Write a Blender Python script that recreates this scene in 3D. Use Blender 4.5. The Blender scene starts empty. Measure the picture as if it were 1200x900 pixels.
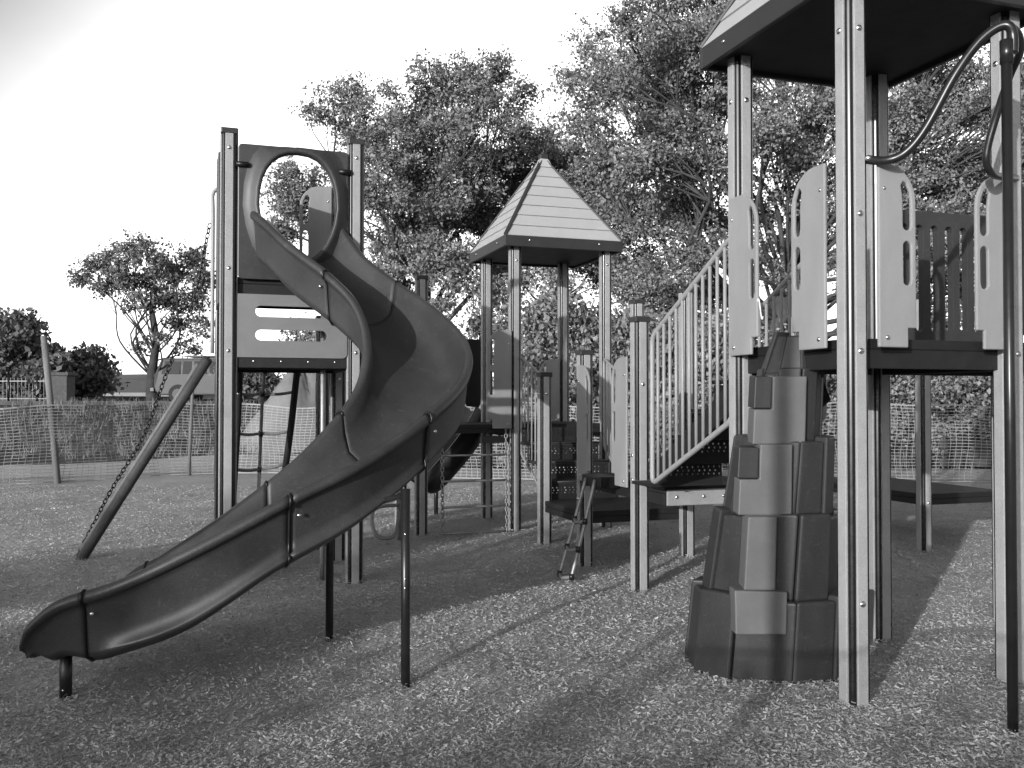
import bpy, bmesh, math, random
import numpy as np
from mathutils import Vector, Matrix

random.seed(7)
rng = np.random.default_rng(7)
SC = bpy.context.scene
COL = SC.collection
R = math.radians
F_PX, HZ, EYE = 1080.0, 469.0, 1.55
PITCH = math.atan((HZ - 450) / F_PX)
TH = R(18.5)
U = Vector((math.cos(TH), math.sin(TH), 0))
V = Vector((-math.sin(TH), math.cos(TH), 0))
Z = Vector((0, 0, 1))


def at(px, py, d):
    """point of the place seen at a photo pixel, d metres in front of the camera"""
    cx, cz = (px - 600) / F_PX, (450 - py) / F_PX
    c, s = math.cos(PITCH), math.sin(PITCH)
    y, z = c - cz * s, s + cz * c
    return Vector((cx * d / y, d, EYE + z * d / y))


# ------------------------------------------------------------------ materials
def mat(name, g, rough=0.6, var=0.12, scale=6.0, bump=0.0, bscale=40.0, spec=0.4, speck=0.0, sscale=260.0, trans=0.0,
        metal=0.0, streak=None, scratch=0.0):
    m = bpy.data.materials.new(name)
    m.use_nodes = True
    nt = m.node_tree
    n, l = nt.nodes, nt.links
    b = n["Principled BSDF"]
    b.inputs["Roughness"].default_value = rough
    b.inputs["Specular IOR Level"].default_value = spec
    b.inputs["Metallic"].default_value = metal
    tc = n.new("ShaderNodeTexCoord")
    mp = n.new("ShaderNodeMapping")
    l.new(tc.outputs["Object"], mp.inputs[0])
    if streak:
        mp.inputs["Scale"].default_value = streak
    nz = n.new("ShaderNodeTexNoise")
    nz.inputs["Scale"].default_value = scale
    nz.inputs["Detail"].default_value = 6
    nz.inputs["Roughness"].default_value = 0.65
    l.new(mp.outputs[0], nz.inputs["Vector"])
    mr = n.new("ShaderNodeMapRange")
    mr.inputs[1].default_value, mr.inputs[2].default_value = 0.28, 0.72
    mr.inputs[3].default_value, mr.inputs[4].default_value = g * (1 - var), g * (1 + var)
    l.new(nz.outputs[0], mr.inputs[0])
    val = mr.outputs[0]
    if speck:
        n2 = n.new("ShaderNodeTexNoise")
        n2.inputs["Scale"].default_value = sscale
        n2.inputs["Detail"].default_value = 2
        l.new(tc.outputs["Object"], n2.inputs["Vector"])
        m2 = n.new("ShaderNodeMapRange")
        m2.inputs[1].default_value, m2.inputs[2].default_value = 0.35, 0.65
        m2.inputs[3].default_value, m2.inputs[4].default_value = 1 - speck, 1 + speck
        l.new(n2.outputs[0], m2.inputs[0])
        mu = n.new("ShaderNodeMath")
        mu.operation = 'MULTIPLY'
        l.new(val, mu.inputs[0])
        l.new(m2.outputs[0], mu.inputs[1])
        val = mu.outputs[0]
    if scratch:
        for k, sc3 in enumerate(((3, 26, 30), (30, 4, 22))):
            mp3 = n.new("ShaderNodeMapping")
            mp3.inputs["Scale"].default_value = sc3
            mp3.inputs["Rotation"].default_value = (.3 * k, .5, .7 - k)
            l.new(tc.outputs["Object"], mp3.inputs[0])
            n3 = n.new("ShaderNodeTexNoise")
            n3.inputs["Scale"].default_value = 1.6
            n3.inputs["Detail"].default_value = 3
            l.new(mp3.outputs[0], n3.inputs["Vector"])
            m3 = n.new("ShaderNodeMapRange")
            m3.inputs[1].default_value, m3.inputs[2].default_value = 0.63, 0.70
            m3.inputs[3].default_value, m3.inputs[4].default_value = 0, scratch
            l.new(n3.outputs[0], m3.inputs[0])
            a3 = n.new("ShaderNodeMath")
            a3.operation = 'ADD'
            l.new(val, a3.inputs[0])
            l.new(m3.outputs[0], a3.inputs[1])
            val = a3.outputs[0]
    l.new(val, b.inputs["Base Color"])
    # roughness breaks up a little too
    rr = n.new("ShaderNodeMapRange")
    rr.inputs[3].default_value, rr.inputs[4].default_value = max(0, rough - 0.1), min(1, rough + 0.12)
    l.new(nz.outputs[0], rr.inputs[0])
    l.new(rr.outputs[0], b.inputs["Roughness"])
    if bump:
        nb = n.new("ShaderNodeTexNoise")
        nb.inputs["Scale"].default_value = bscale
        nb.inputs["Detail"].default_value = 5
        l.new(tc.outputs["Object"], nb.inputs["Vector"])
        bp = n.new("ShaderNodeBump")
        bp.inputs["Strength"].default_value = bump
        bp.inputs["Distance"].default_value = 0.02
        l.new(nb.outputs[0], bp.inputs["Height"])
        l.new(bp.outputs[0], b.inputs["Normal"])
    if trans:
        tr = n.new("ShaderNodeBsdfTranslucent")
        l.new(val, tr.inputs[0])
        mx = n.new("ShaderNodeMixShader")
        mx.inputs[0].default_value = trans
        l.new(b.outputs[0], mx.inputs[1])
        l.new(tr.outputs[0], mx.inputs[2])
        l.new(mx.outputs[0], n["Material Output"].inputs[0])
    return m


M = dict(
    board=mat("recycled_board", 0.3, 0.62, 0.16, 3, 0.12, 300, speck=0.22, sscale=340),
    core=mat("dark_extrusion", 0.009, 0.26, 0.2, 8, spec=0.5),
    cap=mat("post_cap_plastic", 0.03, 0.4, 0.15, 20),
    panel=mat("sheet_plastic", 0.255, 0.5, 0.13, 3.5, 0.03, 220, speck=0.06, streak=(1, 1, .35)),
    slide=mat("moulded_slide_plastic", 0.036, 0.42, 0.28, 3.0, 0.03, 160, spec=0.45, speck=0.16, sscale=120, scratch=.014),
    hood=mat("moulded_hood_plastic", 0.04, 0.45, 0.22, 3.0, 0.03, 160, spec=0.4, speck=0.12, sscale=120, scratch=.012),
    black=mat("black_plastic", 0.008, 0.38, 0.2, 6),
    deck=mat("coated_deck", 0.012, 0.6, 0.25, 8, 0.15, 90),
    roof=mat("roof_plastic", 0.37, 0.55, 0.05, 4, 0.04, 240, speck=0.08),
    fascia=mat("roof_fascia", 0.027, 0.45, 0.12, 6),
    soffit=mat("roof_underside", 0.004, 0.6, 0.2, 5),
    rail=mat("pale_powder_coat", 0.28, 0.38, 0.08, 10),
    steel=mat("galvanised_steel", 0.28, 0.48, 0.2, 30, metal=0.6),
    bolt=mat("zinc_bolt", 0.65, 0.22, 0.1, 30, metal=1.0),
    pipe=mat("dark_painted_pipe", 0.013, 0.3, 0.2, 20, spec=0.5),
    rock_d=mat("dark_climber_plastic", 0.026, 0.5, 0.28, 5, 0.06, 120, speck=0.14, sscale=150, streak=(1, 1, 0.3), scratch=.010),
    rock_l=mat("light_climber_plastic", 0.115, 0.55, 0.12, 6, 0.05, 120, speck=0.08),
    rope=mat("pale_rope", 0.2, 0.8, 0.2, 60),
    drope=mat("black_rope", 0.012, 0.7, 0.2, 60),
    wood=mat("weathered_timber", 0.15, 0.8, 0.35, 6, 0.3, 60, streak=(1, 1, 0.15)),
    log=mat("dark_balance_log", 0.05, 0.6, 0.3, 8, 0.15, 60),
    net=mat("plastic_net", 0.25, 0.55, 0.12, 3),
    bark=mat("tree_bark", 0.04, 0.9, 0.45, 5, 0.8, 14),
    barkp=mat("pale_bark", 0.055, 0.9, 0.45, 4, 0.6, 12),
    leafA=mat("leaf_mid", 0.22, 0.5, 0.55, 0.9, trans=0.2, spec=0.4),
    leafB=mat("leaf_light", 0.26, 0.55, 0.5, 1.1, trans=0.2, spec=0.35),
    leafD=mat("leaf_dark", 0.14, 0.55, 0.5, 1.0, trans=0.2, spec=0.3),
    concrete=mat("path_concrete", 0.42, 0.85, 0.12, 1.2, 0.1, 40, speck=0.08, sscale=60),
    road=mat("road_asphalt", 0.07, 0.85, 0.2, 1.0, 0.1, 60),
    dirt=mat("bare_dirt", 0.17, 0.95, 0.25, 1.4, 0.6, 6),
    hill=mat("far_hill_grass", 0.16, 0.95, 0.2, 0.01),
    tile=mat("roof_tile", 0.10, 0.8, 0.15, 2),
    brick=mat("pale_render", 0.22, 0.85, 0.2, 3, 0.2, 20),
    stone=mat("stone_pillar", 0.07, 0.85, 0.4, 5, 0.5, 12),
    car=mat("car_paint", 0.065, 0.5, 0.06, 3, spec=0.3),
    panelg=mat("grey_sheet_plastic", 0.18, 0.5, 0.08, 5, 0.03, 220, speck=0.05),
    block=mat("dark_wall_block", 0.06, 0.9, 0.4, 4, 0.4, 12),
    white=mat("white_car_paint", 0.7, 0.3, 0.04, 3, spec=0.6),
    glass=mat("car_glass", 0.02, 0.08, 0.1, 3, spec=0.8),
    tyre=mat("tyre_rubber", 0.02, 0.8, 0.2, 10),
)


def ground_mat(name, lo, hi, scale, bump, patch=0.25, pscale=0.5):
    m = bpy.data.materials.new(name)
    m.use_nodes = True
    nt = m.node_tree
    n, l = nt.nodes, nt.links
    b = n["Principled BSDF"]
    b.inputs["Roughness"].default_value = 0.9
    b.inputs["Specular IOR Level"].default_value = 0.15
    tc = n.new("ShaderNodeTexCoord")
    vo = n.new("ShaderNodeTexVoronoi")
    vo.inputs["Scale"].default_value = scale
    vo.inputs["Randomness"].default_value = 1
    l.new(tc.outputs["Object"], vo.inputs["Vector"])
    bw = n.new("ShaderNodeRGBToBW")
    l.new(vo.outputs["Color"], bw.inputs[0])
    mr = n.new("ShaderNodeMapRange")
    mr.inputs[1].default_value, mr.inputs[2].default_value = 0.15, 0.85
    mr.inputs[3].default_value, mr.inputs[4].default_value = lo, hi
    l.new(bw.outputs[0], mr.inputs[0])
    nz = n.new("ShaderNodeTexNoise")
    nz.inputs["Scale"].default_value = pscale
    nz.inputs["Detail"].default_value = 7
    nz.inputs["Roughness"].default_value = 0.7
    l.new(tc.outputs["Object"], nz.inputs["Vector"])
    m2 = n.new("ShaderNodeMapRange")
    m2.inputs[1].default_value, m2.inputs[2].default_value = 0.3, 0.7
    m2.inputs[3].default_value, m2.inputs[4].default_value = 1 - patch, 1 + patch
    l.new(nz.outputs[0], m2.inputs[0])
    mu = n.new("ShaderNodeMath")
    mu.operation = 'MULTIPLY'
    l.new(mr.outputs[0], mu.inputs[0])
    l.new(m2.outputs[0], mu.inputs[1])
    l.new(mu.outputs[0], b.inputs["Base Color"])
    bp = n.new("ShaderNodeBump")
    bp.inputs["Strength"].default_value = bump
    bp.inputs["Distance"].default_value = 0.03
    l.new(bw.outputs[0], bp.inputs["Height"])
    l.new(bp.outputs[0], b.inputs["Normal"])
    return m


M['chipbed'] = ground_mat("wood_chip_bed", 0.30, 0.55, 120, 1.0, 0.25, 0.7)
M['grass'] = ground_mat("rough_grass", 0.04, 0.10, 9, 1.0, 0.5, 0.35)
M['chipA'] = mat("wood_chip_pale", 0.42, 0.85, 0.3, 3, spec=0.2)
M['chipB'] = mat("wood_chip_mid", 0.45, 0.85, 0.35, 3, spec=0.2)
M['chipC'] = mat("wood_chip_dark", 0.35, 0.85, 0.35, 3, spec=0.2)


# ------------------------------------------------------------------ mesh helpers
class MB:
    def __init__(self):
        self.v, self.f = [], []

    def add(self, vs, fs):
        o = len(self.v)
        self.v += [tuple(p) for p in vs]
        self.f += [tuple(i + o for i in f) for f in fs]
        return self

    def box(self, c, half, ax=(U, V, Z)):
        c = Vector(c)
        vs = [c + ax[0] * (half[0] * i) + ax[1] * (half[1] * j) + ax[2] * (half[2] * k)
              for k in (-1, 1) for j in (-1, 1) for i in (-1, 1)]
        return self.add(vs, [(0, 2, 3, 1), (4, 5, 7, 6), (0, 1, 5, 4), (2, 6, 7, 3), (0, 4, 6, 2), (1, 3, 7, 5)])

    def bar(self, a, b, w, h, up=Z):
        """box along a-b, w wide, h high"""
        a, b = Vector(a), Vector(b)
        t = (b - a)
        L = t.length
        t.normalize()
        s = t.cross(up)
        if s.length < 1e-4:
            s = t.cross(Vector((1, 0, 0)))
        s.normalize()
        k = s.cross(t)
        return self.box((a + b) / 2, (L / 2, w / 2, h / 2), (t, s, k))

    def tube(self, pts, r, n=10, caps=True, closed=False):
        pts = [Vector(p) for p in pts]
        N = len(pts)
        rs = r if isinstance(r, (list, tuple)) else [r] * N
        vs, fs = [], []
        ref = None
        for i, p in enumerate(pts):
            if closed:
                t = pts[(i + 1) % N] - pts[i - 1]
            else:
                t = pts[min(i + 1, N - 1)] - pts[max(i - 1, 0)]
            t.normalize()
            if ref is None:
                ref = t.cross(Z) if abs(t.z) < 0.95 else t.cross(Vector((1, 0, 0)))
            s = ref - t * ref.dot(t)
            if s.length < 1e-5:
                s = t.orthogonal()
            s.normalize()
            ref = s
            k = t.cross(s)
            for j in range(n):
                a = 2 * math.pi * j / n
                vs.append(p + (s * math.cos(a) + k * math.sin(a)) * rs[i])
        for i in range(N if closed else N - 1):
            for j in range(n):
                a, b = i * n + j, i * n + (j + 1) % n
                c, d = ((i + 1) % N) * n + (j + 1) % n, ((i + 1) % N) * n + j
                fs.append((a, b, c, d))
        if caps and not closed:
            fs.append(tuple(range(n - 1, -1, -1)))
            fs.append(tuple(range((N - 1) * n, N * n)))
        return self.add(vs, fs)

    def build(self, name, material, parent=None, smooth=False, bevel=0.0, seg=2):
        me = bpy.data.meshes.new(name)
        me.from_pydata(self.v, [], self.f)
        me.materials.append(material)
        if smooth:
            me.polygons.foreach_set('use_smooth', [True] * len(me.polygons))
        o = bpy.data.objects.new(name, me)
        COL.objects.link(o)
        fix_normals(me)
        place(o, parent)
        if bevel:
            bv = o.modifiers.new("Bevel", 'BEVEL')
            bv.width, bv.segments, bv.limit_method, bv.angle_limit = bevel, seg, 'ANGLE', R(35)
        return o


def fix_normals(me):
    bm = bmesh.new()
    bm.from_mesh(me)
    bmesh.ops.recalc_face_normals(bm, faces=bm.faces)
    bm.to_mesh(me)
    bm.free()


def world_loc(o):
    p = Vector((0, 0, 0))
    while o:
        p += o.location
        o = o.parent
    return p


def place(o, parent):
    """mesh data is written in world coordinates: move the origin to the mesh's own base, keep it in place"""
    me = o.data
    n = len(me.vertices)
    co = np.empty(n * 3, dtype=np.float32)
    me.vertices.foreach_get('co', co)
    co = co.reshape(-1, 3)
    c = Vector(((co[:, 0].min() + co[:, 0].max()) / 2, (co[:, 1].min() + co[:, 1].max()) / 2, co[:, 2].min()))
    co -= np.array(c, dtype=np.float32)
    me.vertices.foreach_set('co', co.ravel())
    me.update()
    if parent:
        o.parent = parent
        o.location = c - world_loc(parent)
    else:
        o.location = c


def tag(o, label, cat, group=None):
    o['label'], o['category'] = label, cat
    if group:
        o['group'] = group
    return o


def thing(name, label, cat, loc, group=None):
    o = bpy.data.objects.new(name, None)
    COL.objects.link(o)
    o.location = loc
    o.empty_display_size = 0.2
    return tag(o, label, cat, group)


def structure(name, mb_or_obj, material=None, smooth=False):
    o = mb_or_obj.build(name, material, None, smooth) if isinstance(mb_or_obj, MB) else mb_or_obj
    o['kind'] = 'structure'
    return o


def sheet(name, outline, holes, O, a, b, n, th, material, parent, bevel=0.006):
    """flat sheet cut to an outline with holes; outline in (a,b) metres from O, th thick towards n"""
    bm = bmesh.new()
    loops = [outline] + holes
    edges = []
    for lp in loops:
        vs = [bm.verts.new(O + a * x + b * y) for x, y in lp]
        for i in range(len(vs)):
            edges.append(bm.edges.new((vs[i], vs[(i + 1) % len(vs)])))
    bmesh.ops.triangle_fill(bm, use_beauty=True, use_dissolve=False, edges=edges)
    fs = list(bm.faces)
    ex = bmesh.ops.extrude_face_region(bm, geom=fs)
    vv = [g for g in ex['geom'] if isinstance(g, bmesh.types.BMVert)]
    bmesh.ops.translate(bm, verts=vv, vec=n * th)
    bmesh.ops.recalc_face_normals(bm, faces=bm.faces)
    me = bpy.data.meshes.new(name)
    bm.to_mesh(me)
    bm.free()
    me.materials.append(material)
    o = bpy.data.objects.new(name, me)
    COL.objects.link(o)
    place(o, parent)
    if bevel:
        bv = o.modifiers.new("Bevel", 'BEVEL')
        bv.width, bv.segments, bv.limit_method, bv.angle_limit = bevel, 2, 'ANGLE', R(40)
    return o


def arc(cx, cy, r, a0, a1, n=8):
    return [(cx + r * math.cos(R(a0 + (a1 - a0) * i / n)), cy + r * math.sin(R(a0 + (a1 - a0) * i / n)))
            for i in range(n + 1)]


def pill(cx, y0, y1, r, n=8):
    return arc(cx, y1 - r, r, 0, 180, n) + arc(cx, y0 + r, r, 180, 360, n)


def hpill(x0, x1, cy, r, n=8):
    return arc(x1 - r, cy, r, -90, 90, n) + arc(x0 + r, cy, r, 90, 270, n)


BOLT = None


def bolt(p, n, parent, r=0.012):
    """domed bolt head; copies share one mesh"""
    global BOLT
    if BOLT is None:
        m = MB()
        prof = [(1.0, 0), (1.0, 0.25), (0.8, 0.5), (0.4, 0.68), (0.0001, 0.72)]
        vs, fs = [], []
        for rr, h in prof:
            for j in range(10):
                a = 2 * math.pi * j / 10
                vs.append((rr * math.cos(a), rr * math.sin(a), h))
        for i in range(len(prof) - 1):
            for j in range(10):
                fs.append((i * 10 + j, i * 10 + (j + 1) % 10, (i + 1) * 10 + (j + 1) % 10, (i + 1) * 10 + j))
        me = bpy.data.meshes.new("bolt")
        me.from_pydata(vs, [], fs)
        me.materials.append(M['bolt'])
        me.polygons.foreach_set('use_smooth', [True] * len(me.polygons))
        BOLT = me
    o = bpy.data.objects.new("bolt", BOLT)
    COL.objects.link(o)
    o.parent = parent
    o.location = Vector(p) - world_loc(parent)
    o.rotation_euler = Vector(n).to_track_quat('Z', 'Y').to_euler()
    o.scale = (r, r, r)
    return o


def chain(name, pts, parent, material, link=0.045, r=0.005):
    """interlocking oval links along a polyline, one mesh"""
    pts = [Vector(p) for p in pts]
    m = MB()
    seg = [(pts[i + 1] - pts[i]).length for i in range(len(pts) - 1)]
    total = sum(seg)
    n = int(total / (link * 0.78))
    for k in range(n):
        s = (k + .5) / n * total
        i = 0
        while s > seg[i] and i < len(seg) - 1:
            s -= seg[i]
            i += 1
        t = (pts[i + 1] - pts[i]).normalized()
        p = pts[i] + t * s
        side = t.cross(Vector((0.3, 1, 0.1))).normalized()
        if k % 2:
            side = t.cross(side).normalized()
        ring = []
        for j in range(10):
            a = 2 * math.pi * j / 10
            ring.append(p + t * (math.cos(a) * link * 0.5) + side * (math.sin(a) * link * 0.3))
        m.tube(ring, r, 5, closed=True)
    return m.build(name, material, parent, True)


def smooth_path(pts, n=8):
    """Catmull-Rom through the points"""
    P = [Vector(p) for p in pts]
    out = []
    for i in range(len(P) - 1):
        p0, p1, p2, p3 = P[max(i - 1, 0)], P[i], P[i + 1], P[min(i + 2, len(P) - 1)]
        for j in range(n):
            t = j / n
            out.append(0.5 * ((2 * p1) + (p2 - p0) * t + (2 * p0 - 5 * p1 + 4 * p2 - p3) * t * t
                              + (3 * p1 - p0 - 3 * p2 + p3) * t ** 3))
    out.append(P[-1])
    return out


# ------------------------------------------------------------------ terrain
def sst(a, b, x):
    t = min(1, max(0, (x - a) / (b - a)))
    return t * t * (3 - 2 * t)


def gz(x, y):
    z = 1.42 * sst(22.0, 30.5, y)
    z -= 0.085 * math.exp(-((x + 1.4) / 1.9) ** 2 - ((y - 4.7) / 1.0) ** 2)
    if 0 < y < 17.4:
        k = min(1, y / 2, (17.4 - y) / 2)
        z += k * (0.016 * math.sin(x * 1.3 + 0.4 * y) * math.sin(y * 0.9 + 1.0) + 0.011 * math.sin(x * 3.7 - y * 1.9 + 1.2 * math.sin(y * 1.3)) + 0.006 * math.sin(x * 7.1 + 2.2) * math.sin(y * 6.3 + x))
        z -= 0.05 * math.exp(-((x + 2.75) / .35) ** 2 - ((y - 5.1) / .35) ** 2)
    return z


def grid_sheet(xs, ys, dz, fn=gz):
    m = MB()
    vs = [(x, y, fn(x, y) + dz) for y in ys for x in xs]
    n = len(xs)
    fs = [(j * n + i, j * n + i + 1, (j + 1) * n + i + 1, (j + 1) * n + i)
          for j in range(len(ys) - 1) for i in range(n - 1)]
    return m.add(vs, fs)


xs = [-900, -500, -250, -120, -70] + [x * 1.0 for x in range(-45, 46)] + [70, 120, 250, 500, 900]
ys = [-300, -100, -40, -20] + [y * 0.5 for y in range(-20, 70)] + [36, 38, 40, 45, 55, 80, 130, 250, 500, 1200]
structure('ground', grid_sheet(xs, ys, -0.06), M['grass'], True)
cx = [x * 0.12 for x in range(-116, 134)]
cy = [y * 0.12 for y in range(-25, 168)]
structure('wood_chip_bed', grid_sheet(cx, cy, 0.0), M['chipbed'], True)
# concrete path just outside the net, running across and bending up at the left
m = MB()
pv, pf = [], []
N = 60
for i in range(N + 1):
    x = -16 + 34 * i / N
    y0 = 17.8 + 2.1 * math.exp(-((x + 5.8) / 3.6) ** 2)
    w = 2.7 + 1.6 * math.exp(-((x + 9) / 5) ** 2)
    pv += [(x, y0, .005), (x, y0 + w * .5, gz(x, y0 + w * .5) + .012), (x, y0 + w, gz(x, y0 + w) + .012)]
for i in range(N):
    a = i * 3
    pf += [(a, a + 3, a + 4, a + 1), (a + 1, a + 4, a + 5, a + 2)]
structure('path', m.add(pv, pf), M['concrete'])
m = MB()
m.add([(-60, 31.5, 1.43), (60, 31.5, 1.43), (60, 38.5, 1.43), (-60, 38.5, 1.43)], [(0, 1, 2, 3)])
structure('road', m, M['road'])
m = MB()
m.box((0, 31.40, 1.45), (60, .1, .07), (Vector((1, 0, 0)), Vector((0, 1, 0)), Z))
structure('road_kerb', m, M['road'])
# far hill
vs, fs = [], []
for j in range(9):
    for i in range(25):
        x = -300 + i * 11.0
        y = 330 + j * 30
        h = 14.5 * math.exp(-((x + 186) / 26) ** 2) * math.sin(math.pi * j / 8) + 1.0 * math.sin(i * 1.7) * math.sin(math.pi * j / 8)
        vs.append((x, y, 1.0 + max(0, h)))
for j in range(8):
    for i in range(24):
        fs.append((j * 25 + i, j * 25 + i + 1, (j + 1) * 25 + i + 1, (j + 1) * 25 + i))
structure('hill', MB().add(vs, fs), M['hill'], True)

# loose chips
def chip_cloud(n, seed):
    g = np.random.default_rng(seed)
    d = 3.2 + 13.5 * g.random(n * 2) ** 1.5
    x = (g.random(n * 2) - .5) * 2 * (0.62 * d + 0.5)
    keep = np.arange(n)
    d, x = d[keep], x[keep]
    z = np.array([gz(a, b) for a, b in zip(x, d)])
    L = 0.004 + 0.010 * g.random(n) ** 2
    W = L * g.uniform(0.22, 0.5, n)
    yaw = g.uniform(0, 2 * np.pi, n)
    tilt = np.abs(g.normal(0, 0.24, n))
    roll = g.normal(0, 0.4, n)
    a = np.stack([np.cos(yaw) * np.cos(tilt), np.sin(yaw) * np.cos(tilt), np.sin(tilt)], 1)
    s0 = np.stack([-np.sin(yaw), np.cos(yaw), 0 * yaw], 1)
    up = np.cross(a, s0)
    s = s0 * np.cos(roll)[:, None] + up * np.sin(roll)[:, None]
    nn = np.cross(a, s)
    c = np.stack([x, d, z + 0.008 + L * np.sin(tilt) * .8 + g.random(n) * 0.008], 1)
    t = 0.0025
    P = []
    for (i, j, k) in ((-1, -.7, 0), (1, -1, 0), (1.05, .8, 0), (-.95, 1, 0)):
        P.append(c + a * (L * i)[:, None] + s * (W * j)[:, None] + nn * t * (1 if k else 1))
    co = np.stack(P, 1).reshape(-1, 3)
    return co


def quads_object(name, co, mats, midx=None, parent=None):
    nq = len(co) // 4
    me = bpy.data.meshes.new(name)
    me.vertices.add(nq * 4)
    me.loops.add(nq * 4)
    me.polygons.add(nq)
    me.vertices.foreach_set('co', co.astype(np.float32).ravel())
    me.loops.foreach_set('vertex_index', np.arange(nq * 4, dtype=np.int32))
    me.polygons.foreach_set('loop_start', np.arange(0, nq * 4, 4, dtype=np.int32))
    for mm in mats:
        me.materials.append(mm)
    if midx is not None:
        me.polygons.foreach_set('material_index', midx.astype(np.int32))
    me.update(calc_edges=True)
    o = bpy.data.objects.new(name, me)
    COL.objects.link(o)
    place(o, parent)
    return o


# ------------------------------------------------------------------ posts, decks, panels, roofs
FEET = []
PW = 0.13   # post width


def post(parent, xy, ztop, bolts=(), cap=True, zb=None):
    x, y = xy[0], xy[1]
    c = Vector((x, y, 0))
    FEET.append((x, y, gz(x, y)))
    z0 = gz(x, y) - 0.12 if zb is None else zb
    m = MB()
    h = PW / 2 - 0.006
    ch = 0.012
    prof = [(h, -h + ch), (h, h - ch), (h - ch, h), (-h + ch, h), (-h, h - ch), (-h, -h + ch), (-h + ch, -h), (h - ch, -h)]
    vs = [c + U * a + V * b + Z * z for z in (z0, ztop) for a, b in prof]
    fs = [(i, (i + 1) % 8, 8 + (i + 1) % 8, 8 + i) for i in range(8)] + [tuple(range(7, -1, -1)), tuple(range(8, 16))]
    p = m.add(vs, fs).build('post', M['core'], parent, bevel=0.004)
    zt = ztop - 0.012
    for n, s in ((-V, U), (U, V), (V, U), (-U, V)):
        b = MB().box(c + n * (PW / 2 - 0.004) + Z * ((z0 + zt) / 2), (0.0315, 0.010, (zt - z0) / 2), (s, n, Z))
        b.build('face_board', M['board'], p, bevel=0.004)
    if cap:
        MB().box(c + Z * (ztop + 0.010), (PW / 2 + .004, PW / 2 + .004, 0.026)).build('cap', M['cap'], p, bevel=0.01)
    for z, n in bolts:
        bolt(c + n * (PW / 2 + 0.001) + Z * z, n, p, 0.018)
    return p


def deck(parent, O, a0, a1, b0, b1, z, name='deck', th=0.055, lip=0.10, material=None):
    """perforated coated deck: slab with turned down lip"""
    m = MB()
    ca, cb = (a0 + a1) / 2, (b0 + b1) / 2
    m.box(O + U * ca + V * cb + Z * (z - th / 2), ((a1 - a0) / 2, (b1 - b0) / 2, th / 2))
    d = m.build(name, material or M['deck'], parent, bevel=0.008)
    for s in (0, 1):
        k = MB().box(O + U * ca + V * ((b0 + 0.013) if s == 0 else (b1 - 0.013)) + Z * (z - th - lip / 2 + .0),
                     ((a1 - a0) / 2 - .002, 0.012, lip / 2))
        k.build('edge_beam', M['deck'], d, bevel=0.004)
        k = MB().box(O + V * cb + U * ((a0 + 0.013) if s == 0 else (a1 - 0.013)) + Z * (z - th - lip / 2 - .0015),
                     (0.012, (b1 - b0) / 2 - .03, lip / 2))
        k.build('edge_beam', M['deck'], d, bevel=0.004)
    return d


def grip_panel(parent, O, a, n, w, z0, z1, th=0.02, label=None):
    """tall panel with a rounded shoulder and two grip slots on its free edge; a points from the post to the free edge"""
    H = z1 - z0
    rr = min(w * 0.8, 0.2)
    notch = 0.10
    out = [(0, 0), (w * .78, 0)] + [(w * .78, notch), (w, notch)] + \
          arc(w - rr, H - rr, rr, 0, 90, 10) + [(0, H)]
    sx = w - 0.055
    r = 0.026
    holes = [pill(sx, 0.34 * H, 0.58 * H, r), ]
    # the upper slot leans inward at its head, following the shoulder
    y0, y1 = 0.64 * H, 0.92 * H
    up = arc(sx, y0 + r, r, 180, 360, 8) + [(sx + r, y1 - 0.12), (sx + r * .8, y1 - 0.07), (sx - r * .1, y1 - 0.02),
                                           (sx - r * .9, y1 - 0.012), (sx - r * 1.5, y1 - 0.035), (sx - r * 1.2, y1 - .075), (sx - r, y1 - 0.12)]
    holes.append(up)
    p = sheet('grip_panel', out, holes, O + Z * z0, a, Z, n, th, M['panel'], parent, 0.007)
    bolt(O + a * 0.05 + Z * (z0 + .05) + n * th, n, p, 0.013)
    bolt(O + a * 0.035 + Z * (z0 + H * .86) + n * th, n, p, 0.010)
    return p


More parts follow.
